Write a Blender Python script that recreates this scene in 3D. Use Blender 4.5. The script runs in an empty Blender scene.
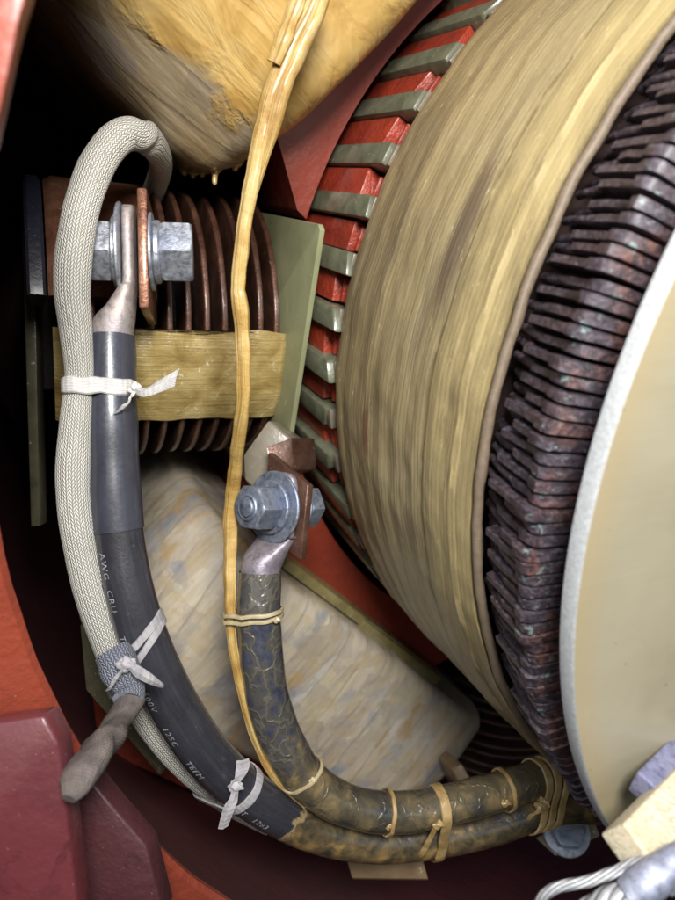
import bpy, bmesh, math, random
import numpy as np
from mathutils import Vector, Matrix, noise as mnoise

random.seed(7)
rng = np.random.default_rng(7)
sc = bpy.context.scene
COL = sc.collection
S = 0.25                                    # armature radius in metres
F = 710.148                                 # focal length in photo pixels (675 x 900)
AX = np.array([.432, -1, -.405]); AX /= np.linalg.norm(AX)
CEN = np.array([1.148, 1.475, .072]) * S
E1 = np.array([1, 0, 0]) - AX * AX[0]; E1 /= np.linalg.norm(E1)
E2 = np.cross(AX, E1)


def P(px, py, y):
    return np.array([(px - 337.5) / F * y, y, (450 - py) / F * y])


def frame(phi=0.0):
    c, s = math.cos(math.radians(phi)), math.sin(math.radians(phi))
    u = c * E1 + s * E2
    t = -s * E1 + c * E2
    m = Matrix.Identity(4)
    for i in range(3):
        m[i][0], m[i][1], m[i][2], m[i][3] = u[i], t[i], AX[i], CEN[i]
    return m


# ------------------------------------------------------------------ materials
class Nt:
    def __init__(self, name):
        self.m = bpy.data.materials.new(name)
        self.m.use_nodes = True
        self.t = self.m.node_tree
        self.b = self.t.nodes['Principled BSDF']

    def new(self, typ, **kw):
        n = self.t.nodes.new(typ)
        for k, v in kw.items():
            setattr(n, k, v)
        return n

    def put(self, sock, v):
        if isinstance(v, bpy.types.NodeSocket):
            self.t.links.new(v, sock)
        elif isinstance(v, (tuple, list)) and len(v) == 3 and sock.type == 'RGBA':
            sock.default_value = (*v, 1)
        else:
            sock.default_value = v

    def obj(self):
        return self.new('ShaderNodeTexCoord').outputs['Object']

    def uv(self):
        return self.new('ShaderNodeTexCoord').outputs['UV']

    def scale(self, vec, s, loc=(0, 0, 0), rot=(0, 0, 0)):
        n = self.new('ShaderNodeMapping')
        self.put(n.inputs['Vector'], vec)
        n.inputs['Scale'].default_value = s
        n.inputs['Location'].default_value = loc
        n.inputs['Rotation'].default_value = rot
        return n.outputs[0]

    def noise(self, vec, scale=5, detail=4, rough=.55, dist=0.0, col=False):
        n = self.new('ShaderNodeTexNoise')
        self.put(n.inputs['Vector'], vec)
        n.inputs['Scale'].default_value = scale
        n.inputs['Detail'].default_value = detail
        n.inputs['Roughness'].default_value = rough
        n.inputs['Distortion'].default_value = dist
        return n.outputs['Color' if col else 'Fac']

    def voro(self, vec, scale=5, feature='F1', out='Distance', rand=1.0):
        n = self.new('ShaderNodeTexVoronoi', feature=feature)
        self.put(n.inputs['Vector'], vec)
        n.inputs['Scale'].default_value = scale
        n.inputs['Randomness'].default_value = rand
        return n.outputs[out]

    def ramp(self, fac, stops, interp='LINEAR'):
        n = self.new('ShaderNodeValToRGB')
        self.put(n.inputs[0], fac)
        cr = n.color_ramp
        cr.interpolation = interp
        while len(cr.elements) < len(stops):
            cr.elements.new(.5)
        for e, (p, c) in zip(cr.elements, stops):
            e.position = p
            e.color = (*c, 1) if isinstance(c, (tuple, list)) else (c, c, c, 1)
        return n.outputs[0]

    def mix(self, fac, a, b, mode='MIX'):
        n = self.new('ShaderNodeMix', data_type='RGBA', blend_type=mode)
        self.put(n.inputs[0], fac); self.put(n.inputs[6], a); self.put(n.inputs[7], b)
        return n.outputs[2]

    def math(self, op, a, b=0.0, c=0.0, clamp=False):
        n = self.new('ShaderNodeMath', operation=op, use_clamp=clamp)
        self.put(n.inputs[0], a); self.put(n.inputs[1], b); self.put(n.inputs[2], c)
        return n.outputs[0]

    def sep(self, vec):
        n = self.new('ShaderNodeSeparateXYZ')
        self.put(n.inputs[0], vec)
        return n.outputs

    def comb(self, x=0.0, y=0.0, z=0.0):
        n = self.new('ShaderNodeCombineXYZ')
        self.put(n.inputs[0], x); self.put(n.inputs[1], y); self.put(n.inputs[2], z)
        return n.outputs[0]

    def step(self, v, lo, hi):
        n = self.new('ShaderNodeMapRange', interpolation_type='SMOOTHSTEP')
        self.put(n.inputs['Value'], v)
        n.inputs['From Min'].default_value = lo
        n.inputs['From Max'].default_value = hi
        return n.outputs[0]

    def bump(self, h, dist, strength=1.0, normal=None):
        n = self.new('ShaderNodeBump')
        self.put(n.inputs['Height'], h)
        n.inputs['Distance'].default_value = dist
        n.inputs['Strength'].default_value = strength
        if normal is not None:
            self.put(n.inputs['Normal'], normal)
        return n.outputs[0]

    def done(self, color, rough=.5, metal=0.0, normal=None, coat=0.0, coat_rough=.1, spec=.5, sss=0.0):
        b = self.b
        self.put(b.inputs['Base Color'], color)
        self.put(b.inputs['Roughness'], rough)
        self.put(b.inputs['Metallic'], metal)
        self.put(b.inputs['Specular IOR Level'], spec)
        self.put(b.inputs['Coat Weight'], coat)
        self.put(b.inputs['Coat Roughness'], coat_rough)
        if sss:
            b.inputs['Subsurface Weight'].default_value = sss
            b.inputs['Subsurface Scale'].default_value = .003
        if normal is not None:
            self.put(b.inputs['Normal'], normal)
        return self.m


def cyl(n):
    """angle (seam away from the seen side) and axial height of the armature, in metres along the skin"""
    x, y, z = n.sep(n.obj())[:3]
    ang = n.math('ARCTAN2', y, n.math('MULTIPLY', x, -1.0))
    return n.math('MULTIPLY', ang, S), z


def m_band():
    n = Nt('glass banding')
    a, z = cyl(n)
    v1 = n.comb(n.math('MULTIPLY', a, .9), n.math('MULTIPLY', z, 75.0), 0.0)
    v2 = n.comb(n.math('MULTIPLY', a, 8.0), n.math('MULTIPLY', z, 1100.0), 0.0)
    v3 = n.comb(n.math('MULTIPLY', a, 8.0), n.math('MULTIPLY', z, 30.0), 3.0)
    s1 = n.noise(v1, 1, 2, .5)
    s2 = n.noise(v2, 1, 4, .65)
    s3 = n.noise(v3, 1, 4, .55, .6)
    base = n.ramp(s1, [(.25, (.265, .21, .112)), (.42, (.31, .25, .132)), (.56, (.345, .28, .148)), (.75, (.39, .318, .168))])
    base = n.mix(n.ramp(s2, [(.35, .0), (.75, .35)]), base, (.48, .39, .22))
    # yellower resin in the wrap next to the lip, browner beside the core
    hz = n.step(z, -.052, -.02)
    base = n.mix(n.math('MULTIPLY', hz, .26), base, (.58, .45, .17))
    br = n.math('SUBTRACT', 1.0, n.step(z, -.125, -.05))
    base = n.mix(n.math('MULTIPLY', br, .4), base, (.30, .215, .105))
    dirt = n.ramp(s3, [(.50, 0.0), (.70, .7)])
    pits = n.math('MULTIPLY', n.step(n.noise(n.comb(n.math('MULTIPLY', a, 70.0), n.math('MULTIPLY', z, 500.0), 9.0), 1, 3, .6), .66, .74), .5)
    base = n.mix(pits, base, (.10, .075, .045))
    base = n.mix(dirt, base, (.13, .10, .062))
    # rubbed red-brown scar and dark smudge that the banding carries
    def spot(a0, z0, wa, wz, lo=.9):
        d = n.math('SQRT', n.math('ADD', n.math('POWER', n.math('DIVIDE', n.math('SUBTRACT', a, a0), wa), 2.0),
                                  n.math('POWER', n.math('DIVIDE', n.math('SUBTRACT', z, z0), wz), 2.0)))
        d = n.math('ADD', d, n.math('MULTIPLY', n.math('SUBTRACT', s2, .5), 2.2))
        return n.math('SUBTRACT', 1.0, n.step(d, .35, 1.0))
    base = n.mix(n.math('MULTIPLY', spot(-.006, -.0925, .021, .0042), .8), base, (.13, .045, .028))
    base = n.mix(n.math('MULTIPLY', spot(.098, -.046, .045, .009), .8), base, (.10, .07, .055))
    base = n.mix(n.math('MULTIPLY', spot(.055, -.055, .03, .006), .45), base, (.12, .085, .065))
    base = n.mix(n.math('MULTIPLY', spot(-.05, -.052, .03, .004), .55), base, (.10, .075, .05))
    sp = n.voro(n.comb(n.math('MULTIPLY', a, 90.0), n.math('MULTIPLY', z, 420.0), 0.0), 1.0)
    chips = n.math('MULTIPLY', n.math('LESS_THAN', sp, .09), n.math('GREATER_THAN', s3, .47))
    base = n.mix(n.math('MULTIPLY', chips, .75), base, (.72, .60, .36))
    s4 = n.noise(n.comb(n.math('MULTIPLY', a, 5.0), n.math('MULTIPLY', z, 2600.0), 4.0), 1, 2, .5)
    base = n.mix(n.ramp(s4, [(.24, .3), (.38, 0.0)]), base, (.20, .155, .085))
    base = n.mix(n.ramp(s4, [(.66, 0.0), (.8, .18)]), base, (.62, .52, .32))
    turn = n.math('SINE', n.math('ADD', n.math('MULTIPLY', z, 2200.0), n.math('MULTIPLY', s3, 9.0)))
    sct = n.noise(n.comb(n.math('MULTIPLY', a, 120.0), n.math('MULTIPLY', z, 900.0), 2.0), 1, 2, .5)
    base = n.mix(n.math('MULTIPLY', n.step(sct, .70, .74), .7), base, (.72, .63, .42))
    grime = n.noise(n.comb(n.math('MULTIPLY', a, 16.0), n.math('MULTIPLY', z, 42.0), 12.0), 1, 8, .75)
    base = n.mix(n.ramp(grime, [(.46, 0.0), (.72, .6)]), base, (.15, .115, .07))
    h = n.math('ADD', n.math('MULTIPLY', s2, .8), n.math('MULTIPLY', s1, .9))
    h = n.math('ADD', h, n.math('ADD', n.math('MULTIPLY', s4, .22), n.math('MULTIPLY', turn, .12)))
    nr = n.bump(h, .00042, .7)
    gr = n.noise(n.obj(), 900, 3, .7)
    nr = n.bump(gr, .0004, .45, nr)
    rg = n.ramp(s1, [(.3, .5), (.7, .32)])
    return n.done(base, rg, 0, nr, coat=.35, coat_rough=.2)


def m_riser():
    n = Nt('lacquered riser')
    o = n.obj()
    big = n.noise(o, 55, 4, .6)
    fine = n.noise(o, 420, 5, .7)
    x, y, z = n.sep(o)[:3]
    base = n.ramp(fine, [(.25, (.014, .011, .014)), (.5, (.060, .048, .060)), (.72, (.15, .130, .162))])
    cop = n.math('MULTIPLY', n.step(big, .46, .62), n.step(fine, .38, .6))
    rad = n.step(z, .0378, .0395)
    base = n.mix(n.math('MULTIPLY', cop, n.math('ADD', .12, n.math('MULTIPLY', rad, .36))), base, (.27, .085, .032))
    k = n.noise(n.scale(o, (1, 1, 1), (3, 1, 7)), 170, 3, .6)
    ridge = n.math('MULTIPLY', n.step(z, .030, .036), n.math('SUBTRACT', 1.0, n.step(z, .0392, .043)))
    pk = n.math('MULTIPLY', n.step(k, .63, .70), ridge)
    base = n.mix(n.math('MULTIPLY', pk, .28), base, (.40, .10, .12))
    k2 = n.noise(n.scale(o, (1, 1, 1), (9, 4, 2)), 200, 3, .6)
    vd = n.math('MULTIPLY', n.step(k2, .60, .68), ridge)
    base = n.mix(n.math('MULTIPLY', vd, .6), base, (.30, .46, .43))
    sc2 = n.math('MULTIPLY', n.step(n.noise(n.scale(o, (1, 1, 1), (5, 8, 2)), 700, 2, .6), .66, .72), .5)
    base = n.mix(sc2, base, (.38, .35, .40))
    nr = n.bump(n.math('ADD', fine, n.math('MULTIPLY', big, 1.5)), .0013, .7)
    return n.done(base, n.ramp(fine, [(.3, .25), (.7, .5)]), .2, nr, coat=.22, coat_rough=.28)


def m_disc():
    n = Nt('cream laminate')
    o = n.obj()
    x, y, z = n.sep(o)[:3]
    r = n.math('SQRT', n.math('ADD', n.math('MULTIPLY', x, x), n.math('MULTIPLY', y, y)))
    edge = n.step(r, .2505, .2512)
    w = n.noise(n.scale(o, (1, 1, 1), (0, 0, 0), (0, 0, .5)), 9, 4, .55, .4)
    f = n.noise(n.scale(o, (25, 500, 30), (0, 0, 0), (0, 0, .35)), 1, 4, .6)
    face = n.ramp(w, [(.3, (.31, .275, .185)), (.55, (.355, .318, .22)), (.75, (.40, .36, .26))])
    face = n.mix(n.ramp(f, [(.45, 0.0), (.8, .08)]), face, (.56, .48, .32))
    dt = n.noise(n.scale(o, (1, 1, 1), (5, 3, 1)), 38, 5, .65, .6)
    face = n.mix(n.ramp(dt, [(.52, 0.0), (.75, .4)]), face, (.30, .25, .17))
    rim = n.step(r, .236, .2495)
    face = n.mix(n.math('MULTIPLY', rim, .5), face, (.40, .31, .165))
    ef = n.noise(o, 700, 4, .7)
    ec = n.ramp(ef, [(.3, (.34, .36, .37)), (.6, (.50, .53, .535)), (.8, (.60, .63, .63))])
    col = n.mix(edge, face, ec)
    spk = n.math('LESS_THAN', n.noise(n.scale(o, (1, 1, 1), (4, 2, 8)), 260, 2, .5), .25)
    col = n.mix(n.math('MULTIPLY', spk, .4), col, (.2, .15, .1))
    nr = n.bump(n.math('ADD', n.math('MULTIPLY', f, .25), n.math('MULTIPLY', ef, edge)), .0003, .6)
    rg = n.mix(edge, n.ramp(f, [(.3, .30), (.7, .42)]), (.75, .75, .75))
    return n.done(col, rg, 0, nr, coat=n.math('MULTIPLY', n.math('SUBTRACT', 1.0, edge), .35), coat_rough=.22, sss=0)


def m_braid(name, c1, c2, nu=26, pitch=.0021, stain=.3):
    n = Nt(name)
    u, v, _ = n.sep(n.uv())[:3]
    uu = n.math('MULTIPLY', u, nu)
    wp = n.noise(n.obj(), 70, 3, .6)
    vv = n.math('ADD', n.math('DIVIDE', v, pitch), n.math('MULTIPLY', wp, 1.6))
    uu = n.math('ADD', uu, n.math('MULTIPLY', n.noise(n.obj(), 40, 2, .5), .7))
    col_i = n.math('FLOOR', uu)
    par = n.math('MODULO', col_i, 2.0)
    fu = n.math('FRACT', uu)
    slant = n.math('MULTIPLY', n.math('SUBTRACT', fu, .5), n.math('SUBTRACT', n.math('MULTIPLY', par, 2.0), 1.0))
    fv = n.math('FRACT', n.math('ADD', vv, n.math('ADD', slant, n.math('MULTIPLY', par, .5))))
    hu = n.math('SINE', n.math('MULTIPLY', fu, math.pi))
    hv = n.math('SINE', n.math('MULTIPLY', fv, math.pi))
    h = n.math('MULTIPLY', n.math('POWER', hu, .5), n.math('POWER', hv, .6))
    st = n.noise(n.obj(), 45, 4, .6)
    c = n.mix(n.ramp(st, [(.4, 0.0), (.7, stain)]), c1, c2)
    fine = n.noise(n.obj(), 1500, 2, .6)
    c = n.mix(n.ramp(fine, [(.3, .25), (.6, 0.0)]), c, c2)
    c = n.mix(n.ramp(h, [(.2, .75), (.65, 0.0)]), c, tuple(x * .33 for x in c2))
    nr = n.bump(h, .0009, .9)
    return n.done(c, .6, 0, nr, spec=.35)


def m_cloth(name, c1, c2, nu=924.0, nv=2520.0):
    n = Nt(name)
    u, v, _ = n.sep(n.uv())[:3]
    a = n.math('SINE', n.math('MULTIPLY', u, nu))
    b = n.math('SINE', n.math('MULTIPLY', v, nv))
    h = n.math('ADD', a, n.math('MULTIPLY', b, .8))
    st = n.noise(n.obj(), 160, 4, .6)
    c = n.mix(n.ramp(st, [(.35, 0.0), (.7, .85)]), c1, c2)
    c = n.mix(n.ramp(n.math('MULTIPLY', h, .5), [(.0, .18), (.35, 0.0)]), c, tuple(x * .5 for x in c2))
    wr = n.noise(n.comb(n.math('MULTIPLY', u, 9.0), n.math('MULTIPLY', v, 60.0), 0.0), 1, 3, .6, 1.2)
    return n.done(c, .6, 0, n.bump(wr, .0016, .5, n.bump(h, .00014, .6)), spec=.3)


def m_jacket():
    n = Nt('black cable jacket')
    u, v, _ = n.sep(n.uv())[:3]
    o = n.obj()
    f = n.noise(o, 600, 4, .6)
    d = n.noise(o, 40, 4, .6)
    base = n.ramp(d, [(.3, (.026, .026, .033)), (.7, (.042, .043, .053))])
    spk = n.step(n.noise(o, 420, 1, .5), .73, .77)
    base = n.mix(n.math('MULTIPLY', spk, .05), base, (.5, .48, .42))
    dst = n.noise(n.comb(n.math('MULTIPLY', u, 40.0), n.math('MULTIPLY', v, 30.0), 0.0), 1, 5, .65)
    base = n.mix(n.ramp(dst, [(.5, 0.0), (.75, .22)]), base, (.13, .125, .12))
    # varnish over the far end, with a ragged front
    vn = n.noise(o, 60, 5, .6)
    cov = n.step(n.math('ADD', v, n.math('MULTIPLY', n.math('SUBTRACT', vn, .5), .06)), .283, .287)
    ves = n.noise(n.scale(o, (1, 1, 1), (2, 5, 1)), 85, 5, .6, .6)
    vcol = n.ramp(ves, [(.30, (.020, .022, .032)), (.42, (.052, .042, .026)), (.55, (.115, .082, .040)), (.66, (.22, .145, .055)), (.8, (.33, .215, .085))])
    base = n.mix(cov, base, vcol)
    lip = n.math('MULTIPLY', n.step(n.math('ADD', v, n.math('MULTIPLY', n.math('SUBTRACT', vn, .5), .06)), .279, .282),
                 n.math('SUBTRACT', 1.0, cov))
    base = n.mix(n.math('MULTIPLY', lip, .8), base, (.34, .24, .11))
    nr = n.bump(n.math('ADD', f, n.math('MULTIPLY', n.math('MULTIPLY', ves, cov), 4.0)), .00025, .6)
    rg = n.mix(cov, n.ramp(d, [(.3, .24), (.7, .32)]), (.3, .3, .3))
    return n.done(base, rg, 0, nr, coat=.5, coat_rough=.12, spec=.55)


def m_varnished():
    n = Nt('varnish marked cable jacket')
    u, v, _ = n.sep(n.uv())[:3]
    o = n.obj()
    wob = n.noise(o, 60, 3, .5, 0, True)
    vec = n.mix(.035, o, wob, 'ADD')
    e = n.voro(n.scale(vec, (1, 1, .62)), 64, 'DISTANCE_TO_EDGE')
    line = n.math('SUBTRACT', 1.0, n.step(e, .015, .075))
    edge2 = n.math('SUBTRACT', 1.0, n.step(e, .10, .22))
    fine = n.noise(o, 260, 4, .65)
    base = n.ramp(fine, [(.3, (.030, .034, .050)), (.7, (.066, .070, .092))])
    base = n.mix(n.math('MULTIPLY', edge2, .5), base, (.10, .085, .05))
    base = n.mix(n.math('MULTIPLY', line, .36), base, (.16, .15, .115))
    blot = n.noise(n.scale(o, (1, 1, 1), (4, 4, 4)), 70, 5, .6, .5)
    far = n.step(n.math('ADD', v, n.math('MULTIPLY', n.math('SUBTRACT', blot, .5), .1)), .085, .125)
    vcol = n.ramp(blot, [(.28, (.026, .027, .036)), (.44, (.060, .052, .036)), (.58, (.105, .084, .048)), (.70, (.20, .145, .070)), (.82, (.36, .25, .11))])
    base = n.mix(far, base, vcol)
    h = n.math('ADD', n.math('MULTIPLY', line, .6), n.math('ADD', n.math('MULTIPLY', fine, .3), n.math('MULTIPLY', n.math('MULTIPLY', blot, far), 1.0)))
    nr = n.bump(h, .0007, .6)
    return n.done(base, n.ramp(fine, [(.3, .22), (.7, .42)]), 0, nr, coat=.6, coat_rough=.12)


def m_zinc(name, tint=(.50, .53, .58), metal=.75, rough=(.35, .6)):
    n = Nt(name)
    o = n.obj()
    a = n.noise(o, 260, 5, .7)
    b = n.noise(o, 60, 3, .5)
    c = n.ramp(a, [(.3, tuple(t * .45 for t in tint)), (.5, tint), (.75, tuple(min(1, t * 1.35) for t in tint))])
    c = n.mix(n.ramp(b, [(.45, 0.0), (.7, .5)]), c, (tint[0] * .55, tint[1] * .6, tint[2] * .8))
    nr = n.bump(n.math('ADD', a, b), .0007, .6)
    return n.done(c, n.ramp(a, [(.3, rough[0]), (.7, rough[1])]), metal, nr)


def m_copper(name, c1, c2, c3, metal=.5, sc_=1.0):
    n = Nt(name)
    o = n.obj()
    a = n.noise(o, 70 * sc_, 5, .6)
    f = n.noise(o, 500 * sc_, 4, .65)
    c = n.ramp(a, [(.3, c1), (.52, c2), (.75, c3)])
    spk = n.step(n.noise(n.scale(o, (1, 1, 1), (3, 8, 1)), 420, 2, .6), .70, .76)
    c = n.mix(n.math('MULTIPLY', spk, .5), c, (.75, .62, .5))
    nr = n.bump(n.math('ADD', f, a), .0007, .6)
    return n.done(c, n.ramp(f, [(.3, .3), (.7, .52)]), metal, nr, coat=.45, coat_rough=.16)


def m_paint(name, c1, c2, rough=.42, coat=.2, bumpd=.0010, sc_=1.0):
    n = Nt(name)
    o = n.obj()
    a = n.noise(o, 14 * sc_, 5, .6)
    b = n.noise(o, 240 * sc_, 3, .6)
    c = n.mix(n.ramp(a, [(.35, 0.0), (.7, 1.0)]), c1, c2)
    dust = n.step(n.noise(n.scale(o, (1, 1, 1), (6, 3, 2)), 500, 2, .5), .72, .78)
    c = n.mix(n.math('MULTIPLY', dust, .25), c, (.55, .42, .38))
    wear = n.step(n.noise(n.scale(o, (1, 1, 1), (2, 9, 5)), 38 * sc_, 7, .7, .6), .60, .70)
    c = n.mix(n.math('MULTIPLY', wear, .45), c, tuple(t * .35 for t in c2))
    lite = n.step(n.noise(n.scale(o, (1, 1, 1), (7, 1, 3)), 90 * sc_, 6, .75), .66, .70)
    c = n.mix(n.math('MULTIPLY', lite, .22), c, (.45, .33, .28))
    nr = n.bump(n.math('ADD', n.math('MULTIPLY', n.noise(o, 70 * sc_, 4, .5), 2.2), b), bumpd, .45)
    return n.done(c, n.ramp(a, [(.3, rough), (.7, rough + .12)]), 0, nr, coat=coat, coat_rough=.2)


def m_tapecoil(name, warm):
    """varnished tape wraps: UV.x runs along the coil, UV.y across the wall"""
    n = Nt(name)
    u, v, _ = n.sep(n.uv())[:3]
    o = n.obj()
    su = n.math('ADD', n.math('MULTIPLY', u, 46.0), n.math('MULTIPLY', n.math('SUBTRACT', n.noise(o, 9, 2, .5), .5), .8))
    su = n.math('ADD', su, n.math('MULTIPLY', v, 6.0))
    lap = n.math('FRACT', su)
    lapid = n.math('FLOOR', su)
    wn = n.new('ShaderNodeTexWhiteNoise', noise_dimensions='1D')
    n.put(wn.inputs['W'], lapid)
    rnd = wn.outputs['Value']
    pat = n.voro(n.comb(n.math('MULTIPLY', u, 44.0), n.math('MULTIPLY', v, 20.0), rnd), 1.0, 'F1', 'Color')
    pr = n.sep(pat)[0]
    st = n.noise(n.comb(n.math('MULTIPLY', u, 190.0), n.math('MULTIPLY', v, 14.0), 0.0), 1, 5, .6)
    bl = n.noise(o, 22, 5, .6, .5)
    if warm:
        c = n.ramp(pr, [(.0, (.27, .21, .135)), (.35, (.42, .335, .22)), (.65, (.50, .38, .19)), (1.0, (.36, .30, .245))])
        c = n.mix(n.ramp(st, [(.35, .55), (.6, 0.0)]), c, (.12, .08, .038))
        z = n.sep(o)[2]
        y = n.sep(o)[1]
        # cured varnish, poured over the nose of the coil
        pool = n.step(n.math('ADD', n.math('MULTIPLY', y, -1.0), n.math('MULTIPLY', n.math('SUBTRACT', bl, .5), .06)), -.130, -.119)
        vc = n.ramp(n.noise(o, 30, 5, .55, .8), [(.3, (.40, .235, .06)), (.5, (.54, .345, .105)), (.7, (.64, .46, .18))])
        spots = n.step(n.noise(n.scale(o, (1, 1, 1), (1, 7, 3)), 75, 2, .5), .70, .76)
        vc = n.mix(n.math('MULTIPLY', spots, .4), vc, (.62, .57, .50))
        c = n.mix(pool, c, vc)
        c = n.mix(n.math('MULTIPLY', n.ramp(bl, [(.5, 0.0), (.7, .4)]), n.math('SUBTRACT', 1.0, pool)), c, (.42, .27, .08))
        lw = n.math('SUBTRACT', 1.0, n.math('MULTIPLY', pool, .85))
    else:
        c = n.ramp(pr, [(.0, (.46, .39, .30)), (.25, (.64, .56, .42)), (.5, (.55, .48, .39)), (.7, (.70, .61, .42)), (.87, (.47, .47, .47)), (1.0, (.70, .65, .56))])
        c = n.mix(n.ramp(st, [(.35, .4), (.6, 0.0)]), c, (.27, .215, .15))
        pat2 = n.voro(n.scale(n.mix(.03, o, n.noise(o, 60, 3, .5, 0, True), 'ADD'), (1, 1, 1)), 70, 'F1', 'Color')
        p2 = n.sep(pat2)
        c = n.mix(n.math('MULTIPLY', n.step(p2[0], .6, .65), .35), c, (.60, .54, .43))
        c = n.mix(n.math('MULTIPLY', n.step(p2[1], .72, .77), .35), c, (.50, .38, .19))
        c = n.mix(n.math('MULTIPLY', n.step(p2[2], .76, .81), .3), c, (.33, .30, .27))
        fl = n.noise(n.comb(n.math('MULTIPLY', u, 420.0), n.math('MULTIPLY', v, 34.0), 2.0), 1, 3, .7, .5)
        c = n.mix(n.math('MULTIPLY', n.step(fl, .63, .70), .6), c, (.74, .70, .60))  # thin bright streaks painted in as highlights of the wrinkled film
        c = n.mix(n.ramp(bl, [(.55, 0.0), (.66, .7)]), c, (.46, .28, .09))
        bl2 = n.noise(n.scale(o, (1, 1, 1), (4, 9, 1)), 26, 4, .6)
        c = n.mix(n.ramp(bl2, [(.55, 0.0), (.68, .8)]), c, (.24, .28, .34))
        lw = n.math('MULTIPLY', n.step(n.noise(o, 40, 2, .5), .35, .55), .85)
    seam = n.math('SUBTRACT', 1.0, n.step(lap, 0.0, .12))
    c = n.mix(n.math('MULTIPLY', n.math('MULTIPLY', seam, lw), .6 if warm else .38), c, (.10, .075, .05))
    wr = n.noise(n.comb(n.math('MULTIPLY', u, 260.0), n.math('MULTIPLY', v, 50.0), 0.0), 1, 4, .6, .6)
    h = n.math('ADD', n.math('MULTIPLY', n.math('MULTIPLY', lap, lw), 1.0), n.math('MULTIPLY', n.math('MULTIPLY', wr, lw), .6))
    if warm:
        runs = n.noise(n.scale(o, (26, 70, 26), (2, 2, 2), (.5, .3, 0)), 1, 3, .5, 1.2)
        h = n.math('ADD', h, n.math('MULTIPLY', n.math('MULTIPLY', runs, pool), 3.2))
    else:
        h = n.math('ADD', h, n.math('MULTIPLY', bl, .6))
    nr = n.bump(h, .0013 if warm else .0009, .7)
    return n.done(c, n.ramp(wr, [(.3, .34), (.7, .5)]), 0, nr, coat=.6 if warm else .4, coat_rough=.14)


def m_resin(name, c1, c2, c3, su=1.0, dirs=(1, 1, 1), bumpd=.0008, coat=.5, sp=.45):
    n = Nt(name)
    o = n.scale(n.obj(), dirs)
    a = n.noise(o, 55 * su, 5, .6, .4)
    f = n.noise(o, 420 * su, 4, .65)
    c = n.ramp(a, [(.3, c1), (.52, c2), (.74, c3)])
    spk = n.step(n.noise(n.scale(o, (1, 1, 1), (8, 1, 4)), 230 * su, 3, .7), .66, .72)
    c = n.mix(n.math('MULTIPLY', spk, sp), c, (.80, .72, .55))
    nr = n.bump(n.math('ADD', a, n.math('MULTIPLY', f, .6)), bumpd, .7)
    return n.done(c, n.ramp(f, [(.3, .25), (.7, .45)]), 0, nr, coat=coat, coat_rough=.13)


def m_twist(name, c1, c2, nt=2.0, pitch=.006, metal=0.0, rough=.5, bd=.0006):
    n = Nt(name)
    u, v, _ = n.sep(n.uv())[:3]
    k = n.math('FRACT', n.math('ADD', n.math('MULTIPLY', u, nt), n.math('DIVIDE', v, pitch)))
    h = n.math('SINE', n.math('MULTIPLY', k, math.pi))
    f = n.noise(n.obj(), 300, 4, .6)
    c = n.mix(n.ramp(h, [(.2, 1.0), (.6, 0.0)]), c1, tuple(x * .3 for x in c2))
    c = n.mix(n.ramp(f, [(.4, 0.0), (.7, .7)]), c, c2)
    return n.done(c, rough, metal, n.bump(n.math('ADD', h, n.math('MULTIPLY', f, .3)), bd, .8))


def m_wood():
    n = Nt('pale fibrous block')
    o = n.obj()
    f = n.noise(n.scale(o, (60, 900, 900)), 1, 4, .65)
    a = n.noise(o, 40, 4, .6)
    c = n.ramp(f, [(.3, (.42, .36, .22)), (.5, (.60, .54, .38)), (.7, (.74, .70, .56))])
    c = n.mix(n.ramp(a, [(.4, 0.0), (.7, .5)]), c, (.55, .42, .20))
    return n.done(c, .6, 0, n.bump(f, .0006, .7), coat=.1)


def m_strap():
    n = Nt('amber glass tape')
    o = n.obj()
    x, y, z = n.sep(o)[:3]
    ln = n.noise(n.comb(n.math('MULTIPLY', x, 14.0), n.math('MULTIPLY', y, 700.0), 0.0), 1, 3, .6)
    bl = n.noise(o, 42, 5, .6, .6)
    f = n.noise(o, 500, 3, .6)
    c = n.ramp(bl, [(.28, (.20, .125, .035)), (.45, (.34, .235, .075)), (.6, (.46, .345, .135)), (.75, (.56, .46, .235))])
    c = n.mix(n.ramp(ln, [(.3, .55), (.5, 0.0)]), c, (.20, .13, .045))
    sp = n.step(n.noise(n.scale(o, (1, .6, 1), (3, 3, 3)), 260, 4, .7, 1.0), .60, .66)
    c = n.mix(n.math('MULTIPLY', sp, n.math('MULTIPLY', n.step(bl, .5, .6), .7)), c, (.82, .76, .60))  # pale specks painted in as highlights on the glossy tape
    h = n.math('ADD', n.math('MULTIPLY', ln, .5), n.math('ADD', n.math('MULTIPLY', bl, 1.6), n.math('MULTIPLY', f, .25)))
    m = n.done(c, .3, 0, n.bump(h, .0015, .7), coat=.9, coat_rough=.08)
    n.put(n.b.inputs['Alpha'], n.ramp(bl, [(.35, .80), (.6, .97)]))
    return m


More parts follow.
